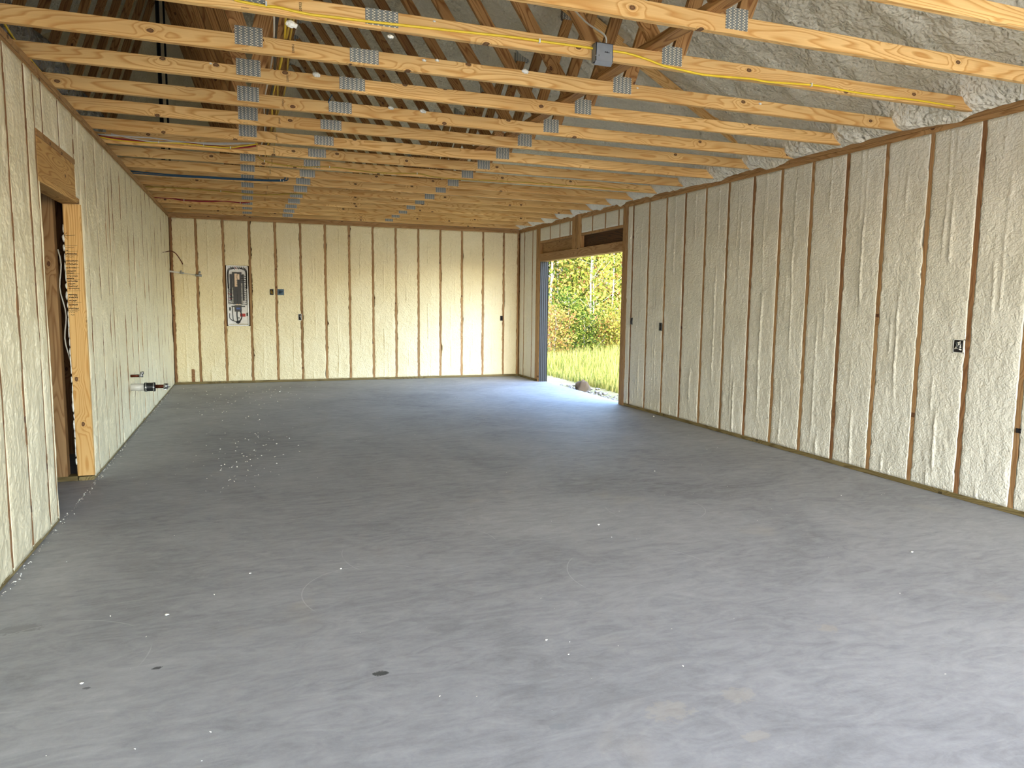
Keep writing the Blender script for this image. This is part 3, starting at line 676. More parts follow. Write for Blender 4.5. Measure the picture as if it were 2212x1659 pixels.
for k in range(-2, 17):
    sp = P2X
    if k in P2meas: sp = float(on_y(P2meas[k], P2y[k], T(k))[0])
    if k == -2: lb = 'pine roof truss overhead, nearest to the camera'
    elif k == -1: lb = 'pine roof truss whose chord crosses the upper right corner of the photo'
    elif k == 0: lb = 'pine roof truss just in front of the one carrying the grey junction box'
    elif k == 1: lb = 'pine roof truss with the bright yellow cable and grey junction box'
    elif k == 7: lb = 'pine roof truss carrying the bundle of white, red and yellow cables'
    elif k == 8: lb = 'pine roof truss with a thin yellow cable stapled along its right half'
    elif k == 10: lb = 'pine roof truss with the two blue pipes along its left half'
    elif k == 12: lb = 'pine roof truss with a thin dull yellow cable on its left half'
    elif k == 14: lb = 'pine roof truss with the dark red cable on its left half'
    elif k == 16: lb = 'pine roof truss tight against the back wall'
    elif k < 7: lb = 'pine roof truss, the %s one behind the truss with the junction box' % ORD[k-2]
    else: lb = 'pine roof truss, the %s one behind the truss carrying the cable bundle' % ORD[k-8]
    root = thing('roof_truss', (0, T(k), ZT+0.0035*math.sin(k*2.7)), lb, 'roof truss', 'roof trusses across the garage'); TR[k] = root
    for nm, me, mt in PM:
        o = link(nm, me, parent=root); o.matrix_local = mt
    for (xa, xb) in ((sp, XE), (XWL, sp)):
        o = link('bottom_chord', board_mesh(xb-xa-0.001, ST, CH, M_TRUSS), parent=root, loc=(xa, 0, 0))
        if xa == sp: link('gusset_plate', G2, parent=o, loc=(0, 0, 0.052)); link('gusset_plate', G3, parent=o, loc=(P3X-xa, 0, 0.074))
        else: link('gusset_plate', G1, parent=o, loc=(P1X-xa, 0, 0.081)); LC = o
    link('gusset_plate', G4, parent=root, loc=(0.72, 0, tc(0.72)-0.06)); link('gusset_plate', G4, parent=root, loc=(2.80, 0, tc(2.8)-0.05)); link('gusset_plate', G4, parent=root, loc=(RX, 0, tc(RX)-0.05))
    link('gusset_plate', G1, parent=root, loc=(xl1, 0, CH-0.022))
    if 1 <= k <= 13:
        link('stamp', STAMP, parent=LC, loc=(P1X+0.24-XWL, -0.0012, 0.045), rot=(math.radians(90), math.radians(-90), 0))
        link('stamp', STAMP2, parent=LC, loc=(P1X-0.02-XWL, -0.0012, 0.004), rot=(math.radians(90), 0, 0))

# board nailed over the left half of truss 7, and board pieces by the eave
b7 = on_y(209, 288, T(7)-0.04); 
along_x('nailer_board', XL+0.02, float(on_y(556, 305, T(7)-0.04)[0]), T(7)-0.040, 0.038, ZT+0.022, 0.085, M_TRUSS, label='extra board nailed to the left half of the truss with the cable bundle', cat='board')
# lateral brace lying on the bottom chords
for i, (ya, yb) in enumerate(((T(-2), T(6)+0.1), (T(5), T(13)))):
    o = along_y('lateral_brace', P3X-0.185, ya, yb, 0.089, ZT+CH+0.0005+0.0*i, 0.036, M_WEB, label=('near', 'far')[i]+' long brace laid across the tops of the bottom chords', cat='brace')
    if i: o.location.x += -0.10
sc = thing('scab_board', (0, T(5)-0.04, 0), 'pale plank doubled onto the exposed rafter near the roof slope', 'board')
me, mt = strut_mesh('plank', (3.30, roofz(3.30)+0.02), (2.2, roofz(2.2)+0.02), 0.14, M_TRUSS); o = link('plank', me, parent=sc); o.matrix_local = mt

# ------------------------------------------------------------------ cables
def cable(name, pts, r, mat, label, cat='cable', group=None, staples=(), flat_=1.0, parent=None):
    mb = MB(); P = [Vector(p) for p in pts]
    S = []
    for i in range(len(P)-1):
        p0, p1, p2, p3 = P[max(i-1, 0)], P[i], P[i+1], P[min(i+2, len(P)-1)]
        for q in range(5):
            u = q/5; S.append(0.5*((2*p1)+(-p0+p2)*u+(2*p0-5*p1+4*p2-p3)*u*u+(-p0+3*p1-3*p2+p3)*u**3))
    S.append(P[-1]); mb.tube(S, r, 8, flat_=flat_)
    o = link(name, mb.mesh(name, mat), label=label, cat=cat, group=group)
    for s_ in staples:
        c = Vector(s_); sb = MB(); hgt = max(r, 0.005)+0.004
        sb.box((c.x-0.004, c.y-r-0.003, c.z-hgt), (c.x+0.004, c.y+r, c.z+hgt))
        st = link('staple', sb.mesh('staple', M_WHITEP), parent=o)
    return o
def px_line(pts, Y): return [tuple(map(float, on_y(x, y, Y))) for x, y in pts]
y1 = T(1)-0.009
pl = px_line([(505, -3), (515, 2), (573, 13), (600, 15.5), (635, 24), (676, 32), (720, 37), (793, 46), (856, 53), (948, 63), (1011, 70), (1106, 80), (1165, 88.6), (1248, 99.7), (1284, 105)], y1)
pr_ = px_line([(1312, 109), (1354, 115), (1397, 128), (1430, 141), (1462, 148.7), (1516, 160.6), (1570, 166), (1627, 171), (1660, 177), (1752, 183.4), (1800, 191), (1850, 200), (1910, 208), (1984, 217), (2062, 230)], y1)
cable('yellow_cable', pl, 0.0065, M_YEL, 'bright yellow cable left of the junction box, stapled along the truss', staples=px_line([(575, 9), (1165, 88.6), (878, 56)][:2], y1))
cable('yellow_cable', pr_, 0.0065, M_YEL, 'bright yellow cable right of the junction box, running to the eave', staples=px_line([(1752, 183.4)], y1))
y8 = T(8)-0.007
cable('yellow_cable', px_line([(556, 338), (571, 348), (614, 357), (663, 360.6), (712, 360.6), (771, 368), (825.5, 373.6), (901, 375), (934, 381.7), (988, 387), (1100, 392), (1220, 400), (1380, 412)], y8), 0.0055, M_YEL2,
      'thin yellow cable dipping along a truss halfway down the garage', staples=px_line([(571, 348), (712, 360.6), (901, 375)], y8))
y7 = T(7)-0.048
cable('white_cable', px_line([(209.5, 290), (276, 294.7), (333, 298.5), (380, 305), (447, 309), (551, 309)], y7), 0.006, M_WCAB, 'white cable on top of the bundle by the left wall', group='cables of the bundle by the left wall')
cable('white_cable', px_line([(240, 289), (276, 297), (330, 306), (409, 307), (456, 312), (545, 310)], y7-0.012), 0.005, M_WCAB, 'white cable crossing below the other white cable in the bundle', group='cables of the bundle by the left wall', staples=px_line([(343, 307), (440, 313)], y7-0.012))
cable('yellow_cable', px_line([(209.5, 294.7), (257, 303), (314, 308), (361, 308), (409, 311), (456, 316.5), (498, 319), (523, 315.6), (557, 311)], y7-0.010), 0.006, M_YEL, 'golden yellow cable at the bottom of the bundle by the left wall', group='cables of the bundle by the left wall', staples=px_line([(498, 319)], y7-0.01))
cable('red_cable', px_line([(209.5, 293), (257, 300), (305, 304.5), (361, 307), (409, 309), (456, 315), (515, 319.7), (553, 315)], y7+0.002), 0.007, M_RCAB, 'dark red cable inside the bundle by the left wall', group='cables of the bundle by the left wall')
y10 = T(10)-0.007
cable('blue_pipe', px_line([(278, 369), (361, 377), (447, 382), (528.5, 386.5), (606, 389), (616, 383)], y10), 0.008, M_BCAB, 'blue water pipe, upper of the two along a truss', 'pipe', staples=px_line([(606, 389)], y10))
cable('blue_pipe', px_line([(278, 373), (361, 380), (447, 384.5), (528.5, 389), (612, 391), (622, 384)], y10), 0.006, M_BCAB, 'blue water pipe, lower of the two along a truss', 'pipe', staples=px_line([(612, 391)], y10))
y12 = T(12)-0.007
cable('yellow_cable', px_line([(314, 403), (390, 406.7), (477, 413), (561, 421), (620, 419), (661, 419)], y12), 0.006, M_YEL2, 'dull yellow cable on a far truss above the left part of the back wall', staples=px_line([(477, 413)], y12))
y14 = T(14)-0.007
cable('red_cable', px_line([(333, 426), (371, 428.5), (397.5, 432.7), (447, 435), (485, 434), (519, 438), (540, 437)], y14), 0.010, M_RCAB, 'single dark red cable on a far truss near the back wall', staples=px_line([(397.5, 432.7), (519, 438)], y14))
for i, (dx, m, r, nm, lb) in enumerate(((-0.03, M_BLACK, 0.009, 'black_cable', 'black cable running down the garage over the truss chords'), (0.0, M_YEL, 0.006, 'yellow_cable', 'yellow cable over the chords, nearest to the black cable'),
                          (0.016, M_YEL2, 0.006, 'yellow_cable', 'yellow cable over the chords, middle of three'), (0.05, M_YEL2, 0.005, 'yellow_cable', 'yellow cable over the chords, farthest from the black cable'), (-0.055, M_WCAB, 0.005, 'white_cable', 'white cable lying over the truss chords beside the black cable'))):
    cable(nm, [(0.235+dx+0.012*math.sin(j*1.3+i*2), T(-1)+j*TS*0.75, ZT+CH+0.012+0.006*math.sin(j*2.1+i)) for j in range(17)], r, m, lb, group='cables over the truss chords')

# junction box on truss 1
x0, z0 = on_y(1279, 137, T(1)-0.05)[0], 0
jx, jz = 1.86, 2.735
jbx = thing('junction_box', (jx, T(1), jz), 'grey metal junction box hanging on a truss with the yellow cable', 'electrical box')
mb = MB(); W_, Hb, Dp = 0.105, 0.098, 0.055
mb.box((0, -Dp, 0.0), (W_, -Dp+0.003, Hb)); mb.box((0, -Dp, Hb-0.003), (W_, -0.001, Hb)); mb.box((0, -Dp, 0), (0.003, -0.001, Hb)); mb.box((W_-0.003, -Dp, 0), (W_, -0.001, Hb)); mb.box((0, -0.004, 0), (W_, -0.001, Hb))
link('body', mb.mesh('body', M_GREYBOX), parent=jbx)
mb = MB(); mb.add([(0.0, -Dp, 0.002), (W_, -Dp, 0.002), (W_, -Dp+0.022, -0.018), (0.0, -Dp+0.022, -0.018)], [(0, 1, 2, 3)]); mb.box((0.002, -Dp+0.02, -0.018), (W_-0.002, -Dp+0.024, -0.012))
link('flap', mb.mesh('flap', M_GREYBOX), parent=jbx)
mb = MB(); mb.box((0.006, -Dp+0.006, 0.001), (W_-0.006, -0.006, 0.004)); link('opening', mb.mesh('opening', M_DARKIN), parent=jbx)
for sx, sz in ((0.02, 0.028), (0.106, 0.03), (-0.002, 0.026), (0.085, 0.05)):
    mb = MB(); mb.blob((sx, -Dp-0.001, sz), 0.004, n=4, m=6, amp=0); link('screw', mb.mesh('screw', M_STEEL), parent=jbx)
mb = MB()
for q in range(5): mb.box((0.053+q*0.005, -Dp-0.0006, 0.047), (0.0565+q*0.005, -Dp-0.0001, 0.052+0.003*(q % 2)))
link('label', mb.mesh('label', M_INK), parent=jbx)
cable('white_cable', [(jx+0.075, T(1)-0.025, jz+Hb), (jx+0.07, T(1)-0.01, jz+Hb+0.06), (jx+0.01, T(1)+0.12, jz+Hb+0.17), (jx-0.05, T(1)+0.35, jz+Hb+0.4)], 0.005, M_WCAB, 'white cable rising from the top of the grey junction box')
cable('blue_wire', [tuple(on_y(709, 222, T(4)-0.004)), tuple(on_y(713, 212, T(4)-0.004)), tuple(on_y(718, 204, T(4)-0.004))], 0.003, M_BCAB, 'short blue grey wire poking out above a splice plate', 'wire')

# ------------------------------------------------------------------ foam lumps stuck on the trusses
lumps = [(629, 52, 1, 0.022, 'under the truss with the yellow cable, left of its middle splice'), (843, 79, 1, 0.013, 'under the truss with the yellow cable, at its middle splice'),
         (683, 161, 3, 0.020, 'on the second truss behind the junction box, near its left splice plate'), (938, 46, 1, 0.006, 'atop the yellow cable truss, right of its splice'),
         (916, 130, 2, 0.010, 'on the truss behind the junction box, left of two small ones'), (944, 130, 2, 0.010, 'on the truss behind the junction box, right of two small ones'),
         (1134, 154, 2, 0.018, 'on the truss behind the junction box, larger lump near three knots'), (844, 233, 4, 0.017, 'on the third truss behind the junction box, left lump'),
         (913, 240, 4, 0.020, 'on the third truss behind the junction box, right lump'), (1377, 190, 2, 0.006, 'tiny one by a right plate of the truss behind the box'),
         (1642, 224, 2, 0.009, 'on the truss behind the junction box, near the eave'), (455, 137, 3, 0.007, 'small one on a truss left of the splice plates'),
         (704, 425, 13, 0.030, 'pale flake on a far truss near the back wall')]
for i, (px_, py_, k, r, lb) in enumerate(lumps):
    p = on_y(px_, py_, T(k)-0.004); mb = MB(); mb.blob((0, 0, 0), (r, r*0.7, r*0.75), seed=i); mb.blob((r*0.8, 0, -r*0.2), r*0.55, seed=i+50); mb.blob((-r*0.7, 0.002, r*0.1), r*0.5, seed=i+90)
    link('foam_lump', mb.mesh('lump', M_CRUMB), loc=tuple(map(float, p)), label='white foam lump '+lb, cat='foam', group='foam lumps stuck on the trusses')

# ------------------------------------------------------------------ flexible duct beyond the left wall and vent pipes
mb = MB(); n = 160
pts = [(-1.43+0.02*math.sin(i*0.13), 2.6+i*0.035, ZT+CH+0.19+0.015*math.sin(i*0.2)) for i in range(n)]
mb.tube(pts, [0.20+0.012*math.sin(i*1.9)+0.012*math.sin(i*0.31) for i in range(n)], 20)
link('flexible_duct', mb.mesh('duct', M_FILM), label='shiny grey plastic-wrapped flexible duct lying above the left wall', cat='duct')
cable('yellow_cable', [(-1.21, 4.1, ZT+CH+0.03), (-1.22, 4.6, ZT+0.2), (-1.24, 5.2, ZT+CH+0.05), (-1.25, 6.0, ZT+0.13), (-1.25, 7.0, ZT+CH+0.03)], 0.007, M_YEL, 'yellow cable drooping beside the flexible duct at the left eave')
for px_, lb in ((341.0, 'left'), (355.0, 'right')):
    a = on_y(px_, 60, 12.55)
    mb = MB(); mb.tube([(0, 0, 0.25), (0, 0, 0.8), (0, 0, roofz(float(a[0]))-ZT-0.1)], 0.028 if lb == 'left' else 0.015, 12)
    mb.tube([(0, 0, 0.5), (0, 0, 0.56)], 0.034, 12)
    link('vent_pipe', mb.mesh('vent', M_BLACK), loc=(float(a[0]), 12.55, ZT), label='black vertical vent pipe in the attic, %s one of two' % lb, cat='pipe', group='black vent pipes')

# ------------------------------------------------------------------ breaker panel
bx0, bx1, bz0, bz1 = -0.298, 0.037, 0.958, 1.953
BW, BH = bx1-bx0, bz1-bz0
bp = thing('breaker_panel', (bx0, D-0.012, bz0), 'open electrical breaker panel with black breakers, set between two studs', 'breaker panel')
mb = MB(); t_ = 0.012
mb.box((0, 0, 0), (t_, 0.095, BH)); mb.box((BW-t_, 0, 0), (BW, 0.10, BH)); mb.box((0, 0, 0), (BW, 0.10, t_)); mb.box((0, 0, BH-t_), (BW, 0.10, BH)); mb.box((0, 0.092, 0), (BW, 0.10, BH))
link('enclosure', mb.mesh('enclosure', M_PANELW), parent=bp)
def pp(px_, py_): # zoomed reading of the panel: fraction across and up
    return (px_-160)/(690-160), (1480-py_)/(1480-150)
def pbox(name, x0, y0, x1, y1, d0, d1, mat, par=None):
    # coordinates read across (0..1) and up (0..1)
    mb = MB(); mb.box((x0*BW, d0, y0*BH), (x1*BW, d1, y1*BH)); return link(name, mb.mesh(name, mat), parent=par or bp)
pbox('bus_frame', 0.27, 0.36, 0.70, 0.895, 0.055, 0.085, M_BLACK)
pbox('bus_bar', 0.37, 0.655, 0.49, 0.87, 0.050, 0.055, M_COP2); pbox('bus_bar', 0.50, 0.77, 0.60, 0.86, 0.050, 0.055, M_COP2)
for q in range(6): pbox('bus_stab', 0.44+0.02*(q % 2), 0.68+0.032*q, 0.50+0.02*(q % 2), 0.69+0.032*q, 0.046, 0.050, M_BLACK)
pbox('neutral_bar', 0.15, 0.42, 0.255, 0.86, 0.055, 0.08, M_BLACK); pbox('neutral_bar', 0.72, 0.42, 0.81, 0.86, 0.055, 0.08, M_BLACK)
brk = MB(); brk.box((0, 0, 0), (0.085, 0.028, 0.0165)); brk.box((0.03, -0.007, 0.005), (0.055, 0.0, 0.012)); brk.cur = 1; brk.box((0.060, -0.001, 0.004), (0.078, 0.0, 0.013)); BRK = brk.mesh('breaker', [M_BLACK, M_WHITEP])
for q in range(17): link('breaker', BRK, parent=bp, loc=(0.49*BW, 0.028, (0.375+0.0205*q)*BH))
for q in range(13):
    o = link('breaker', BRK, parent=bp, loc=(0.47*BW, 0.028, (0.375+0.0205*q)*BH)); o.scale = (-1, 1, 1)
pbox('main_breaker', 0.345, 0.24, 0.66, 0.345, 0.02, 0.08, M_BLACK); pbox('main_breaker_label', 0.41, 0.275, 0.60, 0.305, 0.017, 0.02, M_BLUEL)
pbox('lug', 0.42, 0.345, 0.49, 0.365, 0.03, 0.06, M_COP2); pbox('lug', 0.54, 0.345, 0.61, 0.365, 0.03, 0.06, M_COP2)
pbox('ground_bar', 0.19, 0.315, 0.35, 0.335, 0.05, 0.07, M_GREYL); pbox('ground_bar', 0.66, 0.315, 0.82, 0.335, 0.05, 0.07, M_GREYL)
pbox('red_sticker', 0.58, 0.155, 0.83, 0.205, 0.090, 0.0915, M_RED); pbox('grey_sticker', 0.87, 0.165, 0.955, 0.22, 0.090, 0.0915, M_GREYL); pbox('grey_sticker', 0.07, 0.255, 0.16, 0.31, 0.090, 0.0915, M_GREYL); pbox('small_sticker', 0.44, 0.125, 0.56, 0.14, 0.090, 0.0915, M_GREYL)
def pwire(name, pts, r, mat):
    mb = MB(); P = [(a*BW, d, b*BH) for a, b, d in pts]
    S = []
    for i in range(len(P)-1):
        p0, p1, p2, p3 = [Vector(P[max(0, min(len(P)-1, j))]) for j in (i-1, i, i+1, i+2)]
        for q in range(4):
            u = q/4; S.append(0.5*((2*p1)+(-p0+p2)*u+(2*p0-5*p1+4*p2-p3)*u*u+(-p0+3*p1-3*p2+p3)*u**3))
    S.append(Vector(P[-1])); mb.tube(S, r, 7); return link(name, mb.mesh(name, mat), parent=bp)
pwire('service_cable', [(0.44, 0.245, 0.04), (0.44, 0.16, 0.04), (0.47, 0.07, 0.05)], 0.009, M_BLACK)
pwire('service_cable', [(0.60, 0.245, 0.04), (0.66, 0.17, 0.035), (0.60, 0.10, 0.04), (0.48, 0.07, 0.05)], 0.009, M_BLACK)
pwire('service_cable', [(0.10, 0.21, 0.06), (0.10, 0.13, 0.055), (0.25, 0.085, 0.05), (0.47, 0.065, 0.05)], 0.006, M_BLACK)
pwire('neutral_cable', [(0.23, 0.32, 0.05), (0.24, 0.18, 0.05), (0.27, 0.09, 0.05), (0.40, 0.07, 0.05)], 0.007, M_GREYL)
mb = MB(); mb.blob((0.47*BW, 0.06, 0.062*BH), (0.035, 0.02, 0.022), seed=3); link('cable_bushing', mb.mesh('bushing', M_BLACK), parent=bp)
rd = random.Random(3)
for q in range(14):
    zz = 0.36+0.036*q; pwire('branch_wire', [(0.66, zz, 0.05), (0.80, zz+0.004, 0.05), (0.90, zz-0.008+0.01*rd.random(), 0.045), (0.925, zz+0.03, 0.05)], 0.004, M_BLACK)
for q in range(10):
    zz = 0.37+0.026*q; pwire('branch_wire', [(0.30, zz, 0.05), (0.18, zz+0.004, 0.05), (0.09, zz-0.012+0.012*rd.random(), 0.045), (0.06, zz+0.02, 0.05)], 0.004, M_RCAB if q in (3, 6) else M_BLACK)
for s_ in (0, 1):
    for q in range(3):
        a0 = 0.055+0.02*q; f = (lambda a: 1-a) if s_ else (lambda a: a)
        pwire('branch_wire', [(f(a0), 0.62, 0.05), (f(a0-0.01), 0.80, 0.045), (f(a0+0.02), 0.93-0.01*q, 0.045), (f(0.25), 0.965-0.012*q, 0.05), (f(0.45), 0.955+0.006*q, 0.06)], 0.004, M_BLACK if q != 1 else M_DARKIN)
for q in range(7):
    a0 = 0.2+0.1*q; pwire('branch_wire', [(a0, 0.985, 0.04), (a0+0.03, 0.955, 0.035), (a0+0.09, 0.935+0.015*rd.random(), 0.05)], 0.004, M_RCAB if q == 2 else M_BLACK)
mb = MB()
for q in range(18): mb.blob(((0.06+0.05*q)*BW, 0.085, (0.022+0.006*rd.random())*BH), (0.014, 0.012, 0.006+0.006*rd.random()), seed=q, n=4, m=6)
link('foam_drips', mb.mesh('drips', M_TAN if False else M_CRUMB), parent=bp)

# ------------------------------------------------------------------ small electrical boxes
def ebox(to, a, z, wd, hh, frame, inner, label, fluff=None, name='outlet_box', cat='electrical box', n0=0.002):
    """box mouth in the foam; to maps (along, z, out)"""
    r = thing(name, (0, 0, 0), label, cat)
    c = to(np.array([[a]]), np.array([[z]]), np.array([[0.0]]))[0, 0]; r.location = tuple(map(float, c))
    def B(u0, v0, d0, u1, v1, d1, nm, mat):
        p = to(np.array([[a+u0]]), np.array([[z+v0]]), np.array([[d0]]))[0, 0]-c; q = to(np.array([[a+u1]]), np.array([[z+v1]]), np.array([[d1]]))[0, 0]-c
        mb = MB(); mb.box(tuple(p), tuple(q)); return link(nm, mb.mesh(nm, mat), parent=r)
    f = 0.006; h0, h1 = -hh/2, hh/2; w0, w1 = -wd/2, wd/2
    mbs = MB()
    for (u0, v0, u1, v1) in ((w0, h0, w1, h0+f), (w0, h1-f, w1, h1), (w0, h0, w0+f, h1), (w1-f, h0, w1, h1)):
        p = to(np.array([[a+u0]]), np.array([[z+v0]]), np.array([[-0.03]]))[0, 0]-c; q = to(np.array([[a+u1]]), np.array([[z+v1]]), np.array([[0.010]]))[0, 0]-c
        mbs.box(tuple(p), tuple(q))
    link('frame', mbs.mesh('frame', frame), parent=r)
    B(w0+f*0.5, h0+f*0.5, -0.01, w1-f*0.5, h1-f*0.5, 0.0075, 'inside', inner)
    if fluff:
        for q, m in enumerate(fluff):
            mb = MB(); rq = random.Random(q+int(a*100))
            pts = []
            for j in range(9):
                p = to(np.array([[a+rq.uniform(w0+f, w1-f)*0.8]]), np.array([[z+rq.uniform(h0+f, h1-f)*0.8]]), np.array([[0.009+0.004*rq.random()]]))[0, 0]-c; pts.append(tuple(p))
            mb.tube(pts, 0.0055, 6); link('wire', mb.mesh('wire', m), parent=r)
    return r
ebox(toB, 0.405, 1.527, 0.06, 0.10, M_GREYL, M_DARKIN, 'narrow box with tan wires left of a back wall stud', [M_TAN, M_TAN])
ebox(toB, 0.55, 1.527, 0.105, 0.10, M_BLUEBOX, M_BLUEBOX, 'blue plastic electrical box on the back wall', [M_BCAB, M_BLACK])
ebox(toB, 0.855, 1.108, 0.06, 0.11, M_WHITEP, M_DARKIN, 'small box with black and white wires low on the back wall', [M_WCAB, M_BLACK])
ebox(toB, 4.505, 1.10, 0.05, 0.09, M_DARKIN, M_DARKIN, 'dark outlet box with frayed wires at the right end of the back wall', [M_BLACK, M_BLACK])
ebox(toR, 8.60, 1.165, 0.05, 0.09, M_GREYL, M_DARKIN, 'small dark outlet box on the right wall beside the doorway', [M_BLACK])
ebox(toR, 7.87, 1.115, 0.06, 0.10, M_GREYL, M_DARKIN, 'dark outlet box beside the second stud from the doorway', [M_BLACK])
ebox(toR, 3.82, 1.114, 0.085, 0.10, M_WHITEP, M_DARKIN, 'square metal outlet box with wires on the near right wall', [M_WCAB, M_BLACK, M_GREYL])
ebox(toR, 3.335, 0.575, 0.03, 0.03, M_DARKIN, M_DARKIN, 'small black strap end near the bottom of the right wall', name='strap_end', cat='strap')

# ------------------------------------------------------------------ plumbing by the left corner
yb = 8.272
dr = thing('drain_pipe', (XL, yb, 0.485), 'white drain pipe with black rubber coupling sticking out of the left wall', 'pipe')
mb = MB(); mb.tube([(-0.03, 0, 0), (0.05, 0, 0), (0.13, 0, 0)], 0.037, 20); link('pipe', mb.mesh('p', M_PVC), parent=dr)
mb = MB(); mb.tube([(0.125, 0, 0), (0.15, 0, 0), (0.2, 0, 0), (0.225, 0, 0)], [0.047, 0.045, 0.045, 0.047], 20); link('coupling', mb.mesh('p', M_BLACK), parent=dr)
for x in (0.135, 0.207):
    mb = MB(); mb.tube([(x, 0, 0), (x+0.012, 0, 0)], 0.049, 20); mb.box((x, -0.055, -0.006), (x+0.014, -0.045, 0.006)); link('hose_clamp', mb.mesh('p', M_STEEL), parent=dr)
mb = MB(); mb.tube([(0.22, 0, 0.004), (0.30, 0, 0.003), (0.34, 0, 0.0)], 0.019, 14); link('copper_tube', mb.mesh('p', M_COPPER), parent=dr)
mb = MB(); mb.tube([(0.305, 0, 0.006), (0.345, 0, 0.004)], 0.028, 14); mb.tube([(0.345, 0, -0.004), (0.366, 0, -0.004)], 0.006, 8); mb.box((0.30, -0.02, -0.032), (0.335, 0.02, -0.022)); link('valve', mb.mesh('p', M_STEEL), parent=dr)
wv = thing('water_stub', (XL, 8.307, 0.60), 'short copper water stub with a shut-off valve above the drain pipe', 'pipe')
mb = MB(); mb.tube([(-0.02, 0, 0), (0.04, 0, 0), (0.09, 0, 0.0)], 0.014, 12); link('copper_tube', mb.mesh('p', M_COPPER), parent=wv)
mb = MB(); mb.tube([(0.075, 0, 0), (0.112, 0, 0)], 0.015, 12); mb.tube([(0.095, 0, 0), (0.095, 0, 0.028)], 0.012, 10); mb.tube([(0.085, 0, 0.026), (0.12, 0, 0.030)], 0.016, 10); link('valve', mb.mesh('p', M_STEEL), parent=wv)
for yy, zz, rr in ((8.26, 0.43, 0.03), (8.30, 0.63, 0.018)):
    pass
by = D-0.16
ppx = lambda x, y: tuple(map(float, on_y(x, y, by)))
a = ppx(352, 584); b = ppx(391, 589); c = ppx(430, 595)
wp = thing('water_pipe', a, 'thin white water pipe with brass fittings in the back left corner', 'pipe')
rel = lambda p: tuple(p[i]-a[i] for i in range(3))
mb = MB(); mb.tube([(-0.12, -0.25, 0.03), rel(a), rel(b)], 0.012, 10); mb.tube([(-0.12, -0.2, -0.02), (0.0, -0.02, -0.012), rel(b)], 0.009, 10); link('pipe', mb.mesh('p', M_PVC), parent=wp)
mb = MB(); mb.tube([rel(b), rel(c)], 0.006, 8); link('thin_pipe', mb.mesh('p', M_WCAB), parent=wp)
mb = MB(); q = rel(b); mb.tube([(q[0]-0.02, q[1], q[2]), (q[0]+0.04, q[1], q[2]-0.006)], 0.016, 10); mb.tube([(q[0], q[1], q[2]), (q[0], q[1], q[2]+0.035)], 0.012, 10); link('fitting', mb.mesh('p', M_STEEL), parent=wp)
mb = MB(); q = rel(c); mb.tube([(q[0]-0.06, q[1], q[2]+0.004), (q[0]+0.04, q[1], q[2]-0.002)], 0.018, 10); mb.tube([(q[0], q[1], q[2]), (q[0]+0.012, q[1], q[2]+0.065)], 0.017, 10); link('valve', mb.mesh('p', M_STEEL), parent=wp)
cable('copper_tube', [tuple(on_x(351, 545, XL)), *[tuple(on_y(x, y, 12.35)) for x, y in ((358, 544), (366, 542.5), (372, 543), (380, 548), (388, 559), (395, 571))]], 0.0075, M_COPPER, 'thin curved copper tube sticking out near the back left corner', 'pipe')

# ------------------------------------------------------------------ foam crumbs on the floor
crumbs = []
rd = random.Random(21)
def crumb_field(n, fx, rmin, rmax, name, label):
    mb = MB()
    for i in range(n):
        x, y = fx(); r = rd.uniform(rmin, rmax)
        vs = [(x+rd.uniform(-r, r), y+rd.uniform(-r, r), rd.uniform(0.0, r*0.9)) for _ in range(5)]
        vs[0] = (vs[0][0], vs[0][1], 0.0)
        mb.add(vs, [(0, 1, 2), (0, 2, 3), (0, 3, 4), (1, 4, 2), (2, 4, 3), (0, 4, 1)])
    return link(name, mb.mesh(name, M_CRUMB), label=label, cat='foam crumbs', kind='stuff')
dens = [(560, 900, 60, 50), (540, 960, 60, 40), (450, 860, 50, 25), (560, 850, 70, 12), (500, 1010, 70, 30)]
def fA():
    c = rd.choice(dens); p = on_z(rd.gauss(c[0], c[2]), min(1200, max(836, rd.gauss(c[1], c[3]))), 0); return float(p[0]), float(min(p[1], 12.7))
def fB(): return rd.uniform(-0.95, 4.6), rd.uniform(1.6, 12.6)
crumb_field(230, fA, 0.004, 0.011, 'foam_crumbs', 'fine white foam crumbs strewn over the left rear of the concrete floor')
crumb_field(260, fB, 0.0015, 0.005, 'foam_dust', 'sparse white foam specks scattered across the whole concrete floor')
def fC(): return XL+0.006+abs(rd.gauss(0, 0.018)), rd.uniform(3.5, 12.8)
crumb_field(420, fC, 0.002, 0.007, 'foam_trimmings', 'ragged foam trimmings along the foot of the left wall')
for i, (px_, py_, r, lb) in enumerate(((540, 1239, 0.009, 'nearest the middle left of the floor'), (360, 1329, 0.013, 'largest on the left foreground floor'), (1970, 1193, 0.012, 'near the right wall foreground'),
        (736, 1229, 0.008, 'curled, in the middle left foreground'), (176, 1477, 0.010, 'close to the bottom left corner'), (1293, 1134, 0.012, 'flat, in the middle of the floor'),
        (1414, 1018, 0.010, 'in the middle of the floor ahead of the doorway'), (1412, 900, 0.016, 'beside the doorway post'), (1180, 1383, 0.008, 'in the bottom centre of the floor'), (1228, 1414, 0.006, 'small, low in the bottom centre of the floor'))):
    p = on_z(px_, py_, 0); r *= 0.62; mb = MB(); mb.blob((0, 0, r*0.4), (r, r*0.8, r*0.45), seed=i+300, n=5, m=8); mb.blob((r*0.8, r*0.3, r*0.3), (r*0.6, r*0.5, r*0.3), seed=i+340, n=4, m=7)
    link('foam_chip', mb.mesh('chip', M_CRUMB), loc=(float(p[0]), float(p[1]), 0), label='white foam chip '+lb, cat='foam', group='foam chips on the floor')

